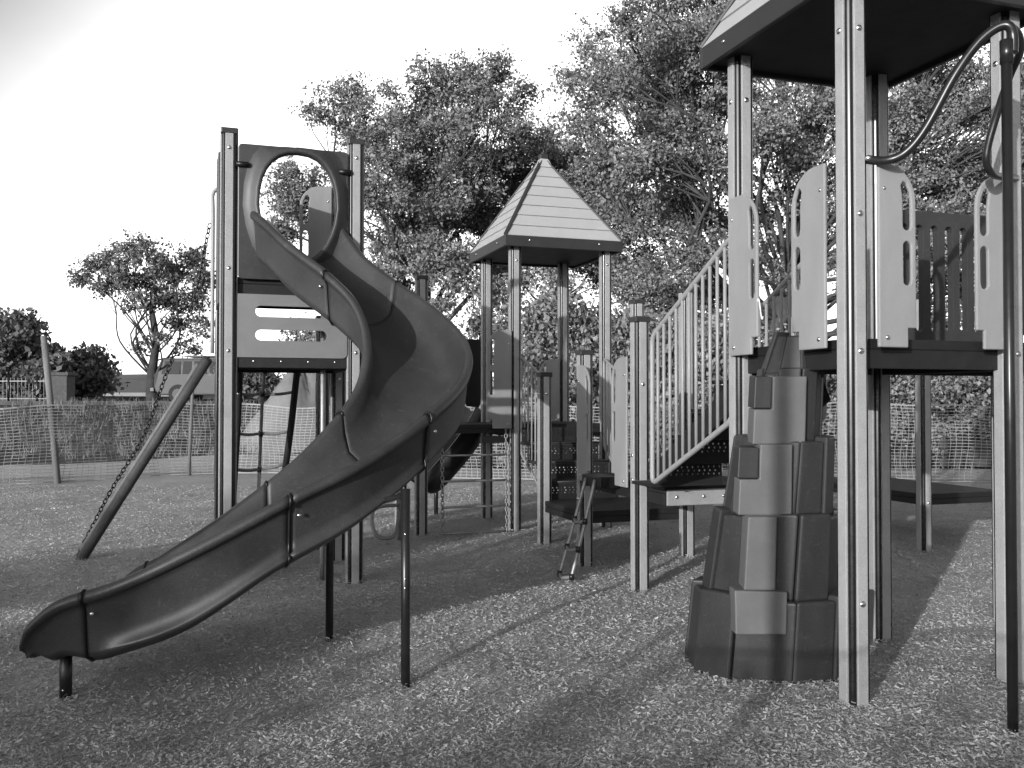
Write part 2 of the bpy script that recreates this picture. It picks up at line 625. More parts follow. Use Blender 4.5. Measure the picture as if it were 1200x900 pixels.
def pyramid_roof(parent, C, half, ze, zf, za, cap=0.05):
    """square pyramid roof of lapped boards on four faces with dark fascia and finial"""
    dirs = [(-V, U), (U, V), (V, -U), (-U, -V)]
    roof = None
    rows = 8
    slope_n = Vector((za - zf, half))
    for n, s in dirs:
        m = MB()
        for k in range(rows):
            t0, t1 = k / rows, (k + 1) / rows - 0.004
            h0, h1 = half * (1 - t0) + 0.004, half * (1 - t1) + 0.004
            h0, h1 = max(h0, cap * .8), max(h1, cap * .8)
            z0, z1 = zf + (za - zf) * t0, zf + (za - zf) * t1
            nn = (n * (za - zf) + Z * half).normalized()
            lap = nn * 0.010
            a0, b0 = C + n * h0 - s * h0 + Z * z0 + lap, C + n * h0 + s * h0 + Z * z0 + lap
            a1, b1 = C + n * h1 - s * h1 + Z * z1, C + n * h1 + s * h1 + Z * z1
            vs = [a0, b0, b1, a1] + [q - nn * 0.022 for q in (a0, b0, b1, a1)]
            m.add(vs, [(0, 1, 2, 3), (7, 6, 5, 4), (0, 4, 5, 1), (1, 5, 6, 2), (2, 6, 7, 3), (3, 7, 4, 0)])
        f = m.build('roof_face', M['roof'], parent)
        fa = MB().box(C + n * (half - .005) + Z * ((ze + zf) / 2), (half + .012 if abs(n.dot(V)) > .5 else half - .02, 0.016, (zf - ze) / 2 + .012), (s, n, Z))
        fo = fa.build('fascia', M['fascia'], parent, bevel=0.006)
        for q in (-.6, .6):
            bolt(C + n * (half + .011) + s * (half * q) + Z * ((ze + zf) / 2 + .01), n, fo, 0.013)
    for sx, sy in ((-1, -1), (1, -1), (1, 1), (-1, 1)):
        d = (U * sx + V * sy)
        MB().bar(C + d * (half + .006) + Z * (zf + .008), C + d * (cap * .8) + Z * (za - (za - zf) * cap * .8 / half + .014), 0.045, 0.022).build(
            'ridge_trim', M['fascia'], parent, bevel=0.005)
    m = MB()
    m.box(C + Z * (za - .01), (cap, cap, .05))
    m.tube([C + Z * (za + .035), C + Z * (za + .075)], [.03, .022], 12)
    m.build('finial', M['fascia'], parent, bevel=0.008)
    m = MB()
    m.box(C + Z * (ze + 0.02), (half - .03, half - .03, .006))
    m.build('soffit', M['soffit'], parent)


def slat_barrier(parent, O, a, n, w, z0, z1, ns=6):
    """dark moulded barrier: top and bottom rail with upright slats"""
    sw = w / (ns * 2 - 0.0)
    holes = []
    H = z1 - z0
    pitch = (w - .04) / ns
    for i in range(ns):
        cx = .02 + pitch * (i + .5)
        holes.append(pill(cx, .07, H - .09, pitch * .27, 6))
    out = arc(.03, .03, .03, 180, 270, 4) + arc(w - .03, .03, .03, 270, 360, 4) + arc(w - .04, H - .04, .04, 0, 90, 5) + arc(.04, H - .04, .04, 90, 180, 5)
    return sheet('slat_barrier', out, holes, O + Z * z0, a, Z, n, .05, M['hood'], parent, 0.012)


def stair_rail(parent, A, B, za, zb, ha, hb, nb, r=0.019):
    """sloping railing; A top end, B low end (plan points); za/zb handrail height, ha/hb foot rail height"""
    A, B = Vector((A[0], A[1], 0)), Vector((B[0], B[1], 0))
    d = (B - A)
    pts = [A + Z * ha, A + Z * za, B + Z * zb, B + Z * hb]
    loop = []
    for i in range(4):
        p, q, nx = pts[i - 1], pts[i], pts[(i + 1) % 4]
        e = 0.07
        p1 = q + (p - q).normalized() * e
        p2 = q + (nx - q).normalized() * e
        for t in (0, .25, .5, .75, 1):
            loop.append(p1 * (1 - t) ** 2 + q * 2 * t * (1 - t) + p2 * t * t)
    fr = MB().tube(loop, r, 10, closed=True).build('handrail', M['rail'], parent, True)
    for k in range(nb):
        t = (k + 1) / (nb + 1)
        p = A + d * t
        MB().tube([p + Z * (ha + (hb - ha) * t), p + Z * (za + (zb - za) * t)], r * .62, 8).build('baluster', M['rail'], fr, True)
    return fr


def perforated(parent, name, c, hw, hh, n, s):
    """riser sheet punched with rows of small holes"""
    out = [(-hw, -hh), (hw, -hh), (hw, hh), (-hw, hh)]
    holes = []
    nx = int(hw * 2 / 0.045)
    for j in range(3):
        for i in range(nx):
            x = -hw + (i + .5 + (j % 2) * .25) * (2 * hw / nx)
            if abs(x) > hw - .015:
                continue
            y = -hh * .1 + j * hh * .32
            holes.append([(x + .009 * math.cos(k * math.pi / 3), y + .009 * math.sin(k * math.pi / 3)) for k in range(6)])
    return sheet(name, out, holes, c, s, Z, n, 0.006, M['deck'], parent, 0)


def P3(xy, z=0):
    return Vector((xy[0], xy[1], z))


# --- right roofed tower ------------------------------------------------------------------
S = 1.03
RN = Vector((1.749, 4.736, 0))
RR, RL, RF = RN + U * S, RN + V * S, RN + U * S + V * S
DZ = 1.87
rt = thing('play_tower', 'tall roofed play tower nearest the camera with pale grip panels', 'play tower', RN + (U + V) * S / 2)
post(rt, RN, 3.70, [(2.50, -V), (1.80, -V), (0.52, -V), (3.45, -V), (3.45, -U)], cap=False)
post(rt, RR, 3.70, [(1.80, -V), (3.4, -U)], cap=False)
post(rt, RL, 3.70, [(2.45, -U), (3.4, -U), (3.4, -V)], cap=False)
post(rt, RF, 3.70, [], cap=False)
deck(rt, RN, 0.0, S, 0.0, S, DZ)
off = PW / 2 + 0.012
grip_panel(rt, RN + U * .09 - V * off, U, -V, .235, 1.82, 2.765)
grip_panel(rt, RR - U * .075 - V * off, -U, -V, .235, 1.82, 2.765)
grip_panel(rt, RN + V * .09 - U * off, V, -U, .29, 1.82, 2.79)
grip_panel(rt, RL - V * .02 - U * off, -V, -U, .30, 1.82, 2.79)
sq = at(893, 362, 5.33)
MB().tube([sq + V * (.028 * q) + Z * (.05 * math.sin(q * 2.6) + .02 * q) - U * .012 for q in [k * .25 - 1 for k in range(9)]], .004, 5).build('scribble', M['white'], rt)
pyramid_roof(rt, RN + (U + V) * S / 2, S / 2 + 0.17, 3.66, 3.775, 5.0)

# --- side platform right of it ------------------------------------------------------------
DN = RR
sd = thing('side_platform', 'dark slatted side platform running off the right edge of the photo', 'play platform', RR + U * S / 2 + V * S / 2)
deck(sd, RR, 0.075, S + .05, 0.0, S, DZ)
post(sd, RF + U * (S + .02), 2.95, [])
post(sd, RR + U * (S + .02), 2.95, [])
slat_barrier(sd, RF + U * .08 - V * .02, U, -V, S - .14, 1.93, 2.80, 7)
slat_barrier(sd, RR + U * .08 - V * .02, U, -V, S - .14, 1.90, 2.74, 7)

# --- fire pole -------------------------------------------------------------------------------
PX = at(1187, 858, 4.30)
fp = thing('fire_pole', 'dark sliding pole with bent top tubes in front of the nearest tower', 'sliding pole', (PX.x, PX.y, 0))
pt = Vector((PX.x - .004, PX.y, 3.17))
MB().tube([(PX.x, PX.y, -.1), (PX.x, PX.y, 3.17)], .024, 14).build('pole', M['pipe'], fp, True)
MB().tube([(PX.x, PX.y, 3.13), (PX.x, PX.y, 3.24)], .030, 14).build('sleeve', M['pipe'], fp, True)
a = at(1016, 187, 4.70)
pth = smooth_path([a, at(1040, 188, 4.62), at(1062, 178, 4.58), at(1085, 150, 4.53), at(1118, 90, 4.45), at(1145, 52, 4.38), at(1166, 34, 4.33), at(1181, 30, 4.30), at(1187, 42, 4.30), at(1187, 62, 4.30)], 7)
MB().tube(pth, .023, 12).build('top_tube', M['pipe'], fp, True)
b = RR - V * (PW / 2)
pth = smooth_path([Vector((b.x, b.y, 2.76)), at(1172, 207, 4.80), at(1162, 203, 4.70), at(1156, 190, 4.66), at(1158, 170, 4.64), at(1168, 135, 4.60), at(1183, 90, 4.52), at(1195, 62, 4.44), at(1194, 42, 4.36), at(1184, 31, 4.31)], 7)
MB().tube(pth, .019, 12).build('top_tube', M['pipe'], fp, True)
bolt(a + Vector((-.005, -.03, 0)), Vector((-.3, -.95, 0)), fp, 0.016)

# --- moulded rock climber ---------------------------------------------------------------------
CB = Vector((1.475, 5.44, 0))      # base centre
CT = Vector((1.60, 5.22, 0))       # top centre, against the deck
rc = thing('rock_climber', 'stepped moulded climbing tower with paler block faces leading to the nearest deck', 'climbing tower', CB)
# tiers: z0, z1, lateral half width bottom/top, depth half bottom/top
tiers = [(-.06, .455, .455, .435, .40, .385), (.45, .905, .375, .345, .33, .31), (.90, 1.325, .295, .265, .26, .235),
         (1.32, 1.705, .195, .17, .18, .16), (1.70, 1.91, .165, .105, .15, .10)]
VIEWX = Vector((.955, -.296, 0)).normalized()
VIEWY = Vector((.296, .955, 0)).normalized()
NSEG = 10


def climber_ring(z, hw, hd, k=0.0):
    t = max(0, min(1, z / 1.9))
    c = CB.lerp(CT, t ** 1.1)
    out = []
    for j in range(NSEG):
        a = -math.pi / 2 + 2 * math.pi * (j + .5) / NSEG
        ca, sa = math.cos(a), math.sin(a)
        e = 0.86
        x = math.copysign(abs(ca) ** e, ca) * hw
        y = math.copysign(abs(sa) ** e, sa) * hd
        out.append(c + VIEWX * x + VIEWY * y + Z * z)
    return out


def climber_shell(z0, z1, w0, w1, d0, d1, notches):
    """faceted tier; facets stand alternately proud so the outline steps"""
    m = MB()
    lo, hi = climber_ring(z0, w0, d0), climber_ring(z1, w1, d1)
    cl = sum(lo, Vector()) / NSEG
    chh = sum(hi, Vector()) / NSEG
    for j in range(NSEG):
        k = (j + 1) % NSEG
        pr = notches[j % len(notches)]
        dz = 0.0 if pr == 0 else 0.025
        outw = ((lo[j] + lo[k]) / 2 - cl)
        outw.z = 0
        outw.normalize()
        q = [lo[j] + outw * pr, lo[k] + outw * pr, hi[k] + outw * pr + Z * dz, hi[j] + outw * pr + Z * dz]
        inn = [cl.lerp(lo[j], .25), cl.lerp(lo[k], .25), chh.lerp(hi[k], .25) + Z * dz, chh.lerp(hi[j], .25) + Z * dz]
        vs = q + inn
        m.add(vs, [(0, 1, 2, 3), (7, 6, 5, 4), (0, 4, 5, 1), (1, 5, 6, 2), (2, 6, 7, 3), (3, 7, 4, 0)])
    return m


nots = [[0, .016, 0, .018, 0], [.018, 0, .016, 0, .012], [0, .018, .006, .016, 0], [.012, 0, .015, 0, .018], [0, 0, .008, 0, 0]]
for i, (z0, z1, w0, w1, d0, d1) in enumerate(tiers):
    climber_shell(z0, z1, w0, w1, d0, d1, nots[i]).build('tier', M['rock_d'], rc, bevel=0.016, seg=3)
# paler raised block faces on the side towards the camera (photo outlines, own thickness)


def block(px_poly, dpt, mat_, th=.03, lean=0.0):
    ys_ = [q[1] for q in px_poly]
    lo_y = max(ys_)
    pts = [at(x, y, dpt + (lo_y - y) / 205.0 * lean) for x, y in px_poly]
    n = (pts[1] - pts[0]).cross(pts[2] - pts[0]).normalized()
    if n.y > 0:
        n = -n
    m = MB()
    k = len(pts)
    vs = [p for p in pts] + [p - n * (th + .10) for p in pts]
    fs = [tuple(range(k)), tuple(range(2 * k - 1, k - 1, -1))] + [(i, (i + 1) % k, k + (i + 1) % k, k + i) for i in range(k)]
    return m.add(vs, fs).build('block_face', mat_, rc, bevel=0.008)


block([(862, 744), (922, 744), (923, 694), (861, 692)], 5.0, M['rock_l'])
block([(872, 692), (909, 692), (911, 606), (877, 606)], 5.03, M['rock_l'], lean=-.09)
block([(865, 604), (928, 604), (929, 521), (891, 521), (890, 562), (867, 562)], 5.045, M['rock_l'], lean=-.06)
block([(882, 521), (944, 521), (946, 441), (906, 441), (905, 480), (884, 480)], 5.07, M['rock_l'], lean=-.07)
block([(883, 479), (904, 479), (906, 442), (885, 441)], 5.065, M['rock_d'], lean=-.07)
block([(864, 561), (889, 561), (890, 525), (866, 524)], 5.04, M['rock_d'], lean=-.06)

# --- staircase from the near tower down to the landing -----------------------------------------
st = thing('staircase', 'perforated metal stairs with pale railings behind the climbing tower', 'stairs', RL + U * .35 + V * .75)
for i in range(5):
    zt = 1.68 - .19 * i
    v0 = .07 + .30 * i
    c = RL + U * .33 + V * (v0 + .16)
    tr = MB().box(c + Z * (zt - .012), (.31, .165, .012)).build('tread', M['deck'], st, bevel=.004)
    MB().tube([c - U * .31 + V * .165 + Z * (zt - .012), c + U * .31 + V * .165 + Z * (zt - .012)], .013, 8).build('nosing', M['rail'], tr, True)
    perforated(st, 'riser', RL + U * .33 + V * (v0 - .004) + Z * (zt + .075), .30, .085, V, U)
    for q in (-.2, .2):
        bolt(c + U * q + V * .06 + Z * (zt - .024), -Z, tr, .014)
for q in (.005, .655):
    MB().bar(RL + U * q + V * .04 + Z * 1.62, RL + U * q + V * 1.14 + Z * 1.0, .02, .16).build('stringer', M['deck'], st, bevel=.004)
A = RL - U * .012 + V * .075
stair_rail(st, A, A + V * 1.10, 2.585, 2.02, 1.43, .93, 11)
A = RL + U * .675 + V * .09
stair_rail(st, A, A + V * 1.10, 2.585, 2.02, 1.43, .93, 11)

# --- landing ----------------------------------------------------------------------------------------
LO = RL + U * .24
ld = thing('landing_platform', 'low landing at the foot of the stairs with single tall pale post', 'play platform', RL + U * .8 + V * 2.3)
PA = at(750, 690, 7.57)
LA = Vector((PA.x, PA.y, 0))
post(ld, (PA.x, PA.y), 2.20, [(1.68, -V), (1.1, -U), (.9, -U), (1.9, U)])
deck(ld, RL, .27, 1.28, 1.52, 2.98, .87, lip=.09)
MB().box(RL + U * .80 + V * 1.50 + Z * .785, (.52, .012, .062)).build('fascia_board', M['board'], ld, bevel=.005)
for q in (.36, .6, .78, 1.2):
    bolt(RL + U * q + V * 1.487 + Z * .79, -V, ld, .015)
post(ld, RL + U * 1.28 + V * 1.88, .80, cap=False)
LDN = Vector((.69, 8.76, 0))
e = PW / 2 + .012
grip_panel(ld, LA - U * e + V * .05, V, -U, .30, .83, 1.91)
grip_panel(ld, LDN - U * e - V * .06, -V, -U, .27, .80, 1.88)
mid = LA.lerp(LDN, .5)
MB().box(mid - U * .10 + Z * .84, (.09, .20, .05)).build('step', M['black'], ld, bevel=.01)

# --- leaning tube ladder ------------------------------------------------------------------------
tl = thing('tube_ladder', 'short leaning tube ladder climbing to the low landing', 'ladder', at(662, 680, 7.9))
gl = [(mid - U * .19 + V * .10 + Z * .86, at(655, 674, 8.03)), (mid - U * .19 - V * .10 + Z * .86, at(669, 684, 7.88))]
rails = []
for A_, B_ in gl:
    B_ = Vector((B_.x, B_.y, .02))
    rails.append((A_, B_))
    MB().tube(smooth_path([A_, A_.lerp(B_, .45) - Z * .01, B_], 5), .017, 10).build('rail', M['steel'], tl, True)
for t in (.42, .70, .97):
    a_, b_ = rails[0][0].lerp(rails[0][1], t), rails[1][0].lerp(rails[1][1], t)
    sg = (a_ + b_) / 2 - Z * .02 - U * .03
    rg = MB().tube(smooth_path([a_, sg, b_], 5), .016, 8).build('rung', M['steel'], tl, True)
    for q in (a_, b_):
        MB().tube([q + Z * .026, q - Z * .026], .024, 10).build('clamp', M['pipe'], rg, True)

# --- low platform ------------------------------------------------------------------------------------
S2 = 1.09
LL, LR, LF = LDN + V * S2, LDN + U * S2, LDN + (U + V) * S2
lp = thing('low_platform', 'knee high dark platform on four pale posts in the middle of the playground', 'play platform', LDN + (U + V) * S2 / 2)
post(lp, LDN, 1.99, [(.62, -U), (1.5, -V)])
post(lp, LL, 1.81, [(1.62, -V), (1.62, -U)])
post(lp, LR, 2.62, [(1.4, -V)])
post(lp, LF, 2.62, [])
deck(lp, LDN, -.02, S2, .03, S2 + .03, .49, lip=.06)

# --- mid roofed tower --------------------------------------------------------------------------------
SM = 1.14
MN = Vector((.033, 10.90, 0))
MR, ML, MF = MN + U * SM, MN + V * SM, MN + (U + V) * SM
mt = thing('play_tower', 'distant roofed play tower in the middle with pointed pale boarded roof', 'play tower', MN + (U + V) * SM / 2)
post(mt, MN, 3.40, [(3.2, -V), (1.2, -U)], cap=False)
post(mt, MR + U * .03, 3.40, [(3.2, -V)], cap=False)
post(mt, ML, 3.40, [(1.25, -U)], cap=False)
post(mt, MF - U * .07, 3.40, [], cap=False)
deck(mt, MN, 0, SM, 0, SM, 1.27)
pyramid_roof(mt, MN + (U + V) * SM / 2, SM / 2 + .17, 3.36, 3.47, 4.62)
grip_panel(mt, MF - U * .16 - V * .08, -U, -V, .28, 1.24, 2.10)

# --- stairs from the low platform up to the mid tower ---------------------------------------------------
s2 = thing('staircase', 'small flight of perforated steps rising to the middle roofed tower', 'stairs', LDN + U * .5 + V * 1.65)
for i in range(4):
    zt = .49 + .195 * (i + 1)
    v0 = S2 + .06 + .27 * i
    if i < 3:
        tr = MB().box(LDN + U * .47 + V * (v0 + .15) + Z * (zt - .02), (.43, .15, .018)).build('tread', M['fascia'], s2, bevel=.004)
        MB().tube([LDN + U * .04 + V * v0 + Z * (zt - .012), LDN + U * .90 + V * v0 + Z * (zt - .012)], .012, 8).build('nosing', M['fascia'], tr, True)
    perforated(s2, 'riser', LDN + U * .47 + V * (v0 + .01) + Z * (zt - .12), .42, .085, -V, U)
A = MN + U * .06 - V * .06
stair_rail(s2, A, LL + U * .02 + V * .09, 2.06, 1.80, .92, .55, 5, r=.016)
A = MR - U * .02 - V * .07
stair_rail(s2, A, LF + V * .1 - U * .10, 2.06, 1.78, .98, .62, 5, r=.016)

# --- open platform left of the mid tower -------------------------------------------------------------------
SE = 1.13
EP, EL = MN - U * SE, ML - U * SE
ep = thing('open_platform', 'unroofed chest high platform joined to the left of the middle roofed tower', 'play platform', MN - U * SE / 2 + V * SM / 2)
post(ep, EP, 2.94, [(2.4, -V)])
post(ep, EL, 2.94, [])
deck(ep, MN, -SE, -.065, -.02, SM, 1.27, lip=.05)
grip_panel(ep, MN - U * .07 - V * (PW / 2 + .012), -U, -V, .30, 1.22, 2.37)
MB().tube(smooth_path([EP + Z * 2.72, EP - U * .12 + Z * 2.74, EP - U * .30 + Z * 2.80, EP - U * .42 + Z * 2.80], 5), .02, 10).build('grab_bar', M['pipe'], ep, True)
MB().box(MN - U * .26 - V * .02 + Z * 1.09, (.17, .03, .04)).build('bracket', M['black'], ep, bevel=.005)

# --- chain ladder ---------------------------------------------------------------------------------------------
cl = thing('chain_ladder', 'chain ladder with four steel rungs hanging from the open platform', 'ladder', MN - U * .5 - V * .06)
q0, q1 = MN - U * .13 - V * .06, MN - U * .90 - V * .06
for q in (q0, q1):
    chain('chain', [q + Z * 1.25, q - V * .02 + Z * .6, q - V * .05 + Z * .02], cl, M['steel'], .06, .0065)
for z in (.915, .62, .325, .03):
    o_ = -V * (.05 * (1.25 - z) / 1.2)
    MB().tube([q0 + o_ + Z * z, q1 + o_ + Z * z], .013, 10).build('rung', M['steel'], cl, True)

# --- black twin slide behind --------------------------------------------------------------------------------------
bs = thing('black_slide', 'short black trough slide going down behind the big spiral slide', 'slide', at(520, 560, 12.8))
A_, B_ = at(566, 488, 12.4), at(505, 568, 12.2)
axis = (B_ - A_).normalized()
side = axis.cross(Z).normalized()
upn = side.cross(axis).normalized()
prof = [(-.30, .22), (-.25, .05), (-.12, 0), (-.02, .06), (.02, .06), (.12, 0), (.25, .05), (.30, .22), (.34, .22), (.32, .0), (.2, -.1), (-.2, -.1), (-.32, 0), (-.34, .22)]
pth = smooth_path([A_, A_.lerp(B_, .3) - Z * .08, A_.lerp(B_, .7) - Z * .06, B_, B_ + axis * .2 + Z * .12], 5)
vs = [p + side * a_ + upn * b_ for p in pth for a_, b_ in prof]
n_ = len(prof)
fs = [(i * n_ + j, i * n_ + (j + 1) % n_, (i + 1) * n_ + (j + 1) % n_, (i + 1) * n_ + j) for i in range(len(pth) - 1) for j in range(n_)]
MB().add(vs, fs).build('trough', M['black'], bs, True)
p_ = at(511, 560, 12.5)
MB().tube([(p_.x, p_.y, -.1), (p_.x, p_.y, .62)], .03, 10).build('support_pole', M['pipe'], bs, True)
c_ = at(553, 440, 12.3)
sheet('hood_panel', arc(.14, .86, .05, 0, 90, 4) + arc(-.14, .86, .05, 90, 180, 4) + [(-.19, .25), (-.08, .02), (.08, 0), (.19, .2)], [],
      Vector((c_.x, c_.y, 1.45)), U, Z, -V, .05, M['black'], bs, .01)

# --- slide tower -----------------------------------------------------------------------------------------------------
A0 = Vector((-2.313, 7.504, 0))
B0 = A0 + U * S
C0, D0 = B0 + V * S, A0 + V * S - U * .015
tw = thing('play_tower', 'tall open slide tower at the left without a roof', 'play tower', A0 + (U + V) * S / 2)
post(tw, A0, 3.73, [(3.60, -V), (2.62, -V), (1.95, -V)])
post(tw, B0, 3.73, [(3.60, -V), (1.95, -V)])
post(tw, C0, 3.73, [(2.02, -V), (1.75, -V)])
post(tw, D0, 3.73, [])
deck(tw, A0, 0, S, 0, S, 2.56)
# lower barrier with two long slots
w_ = S - .14
sheet('slot_panel', arc(w_ - .04, .04, .04, 270, 360, 4) + arc(w_ - .04, .48, .04, 0, 90, 4) + [(0, .52), (0, 0)],
      [hpill(.14, .72, .38, .045), hpill(.14, .72, .185, .045)], A0 + U * .07 - V * (.02) + Z * 1.90, U, Z, -V, .02, M['panelg'], tw)
kb = MB().box(A0 + U * S / 2 + Z * 1.865, (S / 2 - .062, .025, .05)).build('kick_board', M['deck'], tw, bevel=.006)
for q in (.2, .42, .64, .86):
    bolt(A0 + U * q - V * .025 + Z * 1.87, -V, kb, .010)
deck(tw, A0, .03, S - .03, .05, S - .03, 1.89, name='lower_deck', lip=.03)
grip_panel(tw, C0 - U * .07 - V * .03, -U, -V, .30, 2.56, 3.58)
MB().tube(smooth_path([D0 - U * .10 + Z * 1.98, D0 - U * .10 + Z * 3.2, D0 - U * .10 + Z * 3.45, D0 - U * .03 + Z * 3.50], 5), .018, 10).build('grab_bar', M['rail'], tw, True)
MB().tube([B0 - U * .25 + V * .15 + Z * .0, B0 - U * .25 + V * .15 + Z * 2.5], .021, 12).build('brace_pole', M['steel'], tw, True)
MB().box(A0 - U * .075 + V * S * .5 + Z * 2.95, (.012, S * .5 + .02, .62)).build('side_panel', M['hood'], tw, bevel=.006)
MB().box(A0 - U * .082 + V * S * .5 + Z * 1.2, (.012, .4, 1.1)).build('side_panel', M['core'], tw, bevel=.006)
xb = at(377, 600, 9.7)
post(tw, (xb.x, xb.y), 2.4, [])
for P_, s_ in ((A0, 1), (B0, -1)):
    MB().tube([P_ + U * (.05 * s_) - V * .075 + Z * 3.47, P_ + U * (.15 * s_) - V * .075 + Z * 3.47], .022, 10).build('hood_bracket', M['black'], tw, True)

# --- spiral slide ---------------------------------------------------------------------------------------------------------
sl = thing('spiral_slide', 'large dark curving slide sweeping down to the left foreground', 'slide', Vector((-1.2, 5.6, 0)))
HO = A0 + U * S / 2 - V * .03                 # hood plane centre
hw = S / 2 - .072


def egg(s=1.0, n=28):
    out = []
    for i in range(n):
        a = 2 * math.pi * i / n
        ca, sa = math.cos(a), math.sin(a)
        x = .32 * math.copysign(abs(ca) ** .85, ca) * s
        y = .455 * math.copysign(abs(sa) ** .85, sa) * s
        if sa < 0:
            x *= 1 - .18 * (-sa)
        out.append((x + .03, y + 3.145))
    return out


hd = sheet('hood', arc(-hw + .03, 2.57, .03, 180, 270, 3) + arc(hw - .03, 2.57, .03, 270, 360, 3) + arc(hw - .03, 3.615, .03, 0, 90, 3) + arc(-hw + .03, 3.615, .03, 90, 180, 3),
           [egg(1.0)], HO, U, Z, -V, .03, M['hood'], sl, .01)
rings = [(1.42, .027), (1.30, .036), (1.17, .058), (1.08, .085), (1.02, .095), (.975, .085), (.965, .04), (.98, -.01)]
vs, fs = [], []
for s_, n_ in rings:
    for x, y in egg(s_):
        x = max(-hw + .004, min(hw - .004, x))
        y = max(2.545, min(3.64, y))
        vs.append(HO + U * x + Z * y - V * n_)
for i in range(len(rings) - 1):
    for j in range(28):
        fs.append((i * 28 + j, i * 28 + (j + 1) % 28, (i + 1) * 28 + (j + 1) % 28, (i + 1) * 28 + j))
MB().add(vs, fs).build('hood_rim', M['hood'], hd, True)

CL = [(-1.775, 7.605, 3.06), (-1.675, 7.461, 2.957), (-1.443, 7.259, 2.716), (-1.139, 7.052, 2.484), (-0.85, 6.812, 2.238), (-0.675, 6.517, 1.96),
      (-0.674, 6.176, 1.69), (-0.822, 5.841, 1.455), (-1.077, 5.573, 1.216), (-1.374, 5.401, 1.021), (-1.725, 5.284, 0.798),
      (-2.085, 5.22, 0.60), (-2.33, 5.22, 0.50), (-2.46, 5.23, .38), (-2.52, 5.235, .29)]
SUB = 10
cl_path = smooth_path(CL, SUB)
NS = len(cl_path)


def interp(s, tab):
    for (a, va), (b, vb) in zip(tab, tab[1:]):
        if s <= b:
            t = (s - a) / (b - a)
            t = t * t * (3 - 2 * t)
            return va + (vb - va) * t
    return tab[-1][1]


def section(i):
    s = i / SUB
    lo, hi = max(0, i - 6), min(NS - 1, i + 6)
    t = cl_path[hi] - cl_path[lo]
    t.z = 0
    t.normalize()
    rgt = Vector((t.y, -t.x, 0))
    wf = interp(s, [(0, .82), (2.5, .87), (4.6, .79), (6.4, .81), (8.5, .92), (11.5, .95), (13, .97), (14, .9)])
    dp = interp(s, [(0, .36), (8, .33), (10, .31), (11.3, .28), (12.2, .20), (13.2, .06), (14, .02)])        # floor below rim
    ex = interp(s, [(0, .40), (7, .36), (9, .40), (10.2, .45), (11.2, .40), (12.2, .30), (13.1, .17), (14, .11)])
    bot = interp(s, [(0, .9), (8, .80), (10.2, .5), (13, .8)])
    lg_ = interp(s, [(0, 0), (6.6, 0), (7.6, .03), (10.5, .035), (11.3, .0)])
    k = wf
    inner = [(-.405, -.01), (-.385, -.12), (-.34, -.60 * dp - .04), (-.25, -.88 * dp), (-.12, -.98 * dp), (0, -dp), (.12, -.98 * dp), (.25, -.88 * dp),
             (.34, -.60 * dp - .04), (.385, -.12), (.405, -.01)]
    inner = [(a, max(b, -dp)) for a, b in inner]
    lipr = [(.42, .012), (.445, .018), (.472, .008), (.482, -.02), (.474, -.045), (.452, -.05)]
    wall = [(.437, max(-.09, -.56 * ex)), (.425, -.6 * ex), (.415, -.78 * ex), (.415 + lg_, -.80 * ex), (.412 + lg_, -.86 * ex), (.39 * (.6 + .4 * bot), -.97 * ex), (.30 * bot, -ex)]
    wall = [(a, min(b, -.055 - .002 * i_)) for i_, (a, b) in enumerate(wall)]
    prof_ = inner + lipr + wall + [(-a, b) for a, b in reversed(wall)] + [(-a, b) for a, b in reversed(lipr)]
    c = cl_path[i]
    return [c + rgt * (a * k) + Z * b for a, b in prof_], t


joints = [0, 30, 70, 90, 115, NS - 1]
for q in range(len(joints) - 1):
    i0, i1 = joints[q], joints[q + 1]
    m = MB()
    vs, fs = [], []
    rows = list(range(i0, i1 + 1))
    for i in rows:
        pr, t = section(i)
        if i == i1 and q < 4:
            pr = [p - t * .001 for p in pr]
        vs += pr
    n_ = len(pr)
    for i in range(len(rows) - 1):
        for j in range(n_):
            fs.append((i * n_ + j, i * n_ + (j + 1) % n_, (i + 1) * n_ + (j + 1) % n_, (i + 1) * n_ + j))
    fs.append(tuple(range(n_)))
    fs.append(tuple(range((len(rows) - 1) * n_, len(rows) * n_)))
    o = m.add(vs, fs).build('slide_section', M['slide'], sl, True)
    if q < 4:
        # raised flange round the joint, standing a little proud of wall and floor
        pr, t = section(i1)
        cen = cl_path[i1] - Z * .2
        fl = MB()
        ring = [p + (p - cen).normalized() * .004 for p in pr[10:]] + [pr[0]]
        fl.tube(ring, .009, 6)
        fl.build('joint_flange', M['black'], o, True)
        bolt(pr[16] + (pr[16] - cen).normalized() * .012 - t * .05 - Z * .05, (pr[16] - cen).normalized(), o, .012)
        bolt(pr[-6] + (pr[-6] - cen).normalized() * .012 - t * .05 - Z * .05, (pr[-6] - cen).normalized(), o, .012)


def support(px, py, d, ztop, r=.026, target=None):
    p = at(px, py, d)
    g = gz(p.x, p.y)
    FEET.append((p.x, p.y, g))
    o = MB().tube([(p.x, p.y, g - .1), (p.x, p.y, ztop)], r, 12).build('support_pole', M['pipe'], sl, True)
    for z in (ztop - .25, ztop - .5, ztop - .55):
        bolt(Vector((p.x, p.y - r, z)), -Vector((0, 1, 0)), o, .006)
    if target is not None:
        MB().bar((p.x, p.y, ztop - .03), target, .04, .03).build('bracket', M['pipe'], o, bevel=.004)
    return o


support(475, 812, 5.20, 1.05, target=cl_path[76] - Z * .43)
support(386, 743, 6.05, 1.24, target=cl_path[67] - Z * .43)
support(77, 815, 4.98, .25, r=.032, target=None)

# --- rope net, incline log, chain, step loop -----------------------------------------------------------------------------
rn = thing('rope_climber', 'arched rope climbing net under the slide tower', 'climbing net', at(310, 600, 9.4))


def edge(pts):
    return smooth_path(pts, 6)


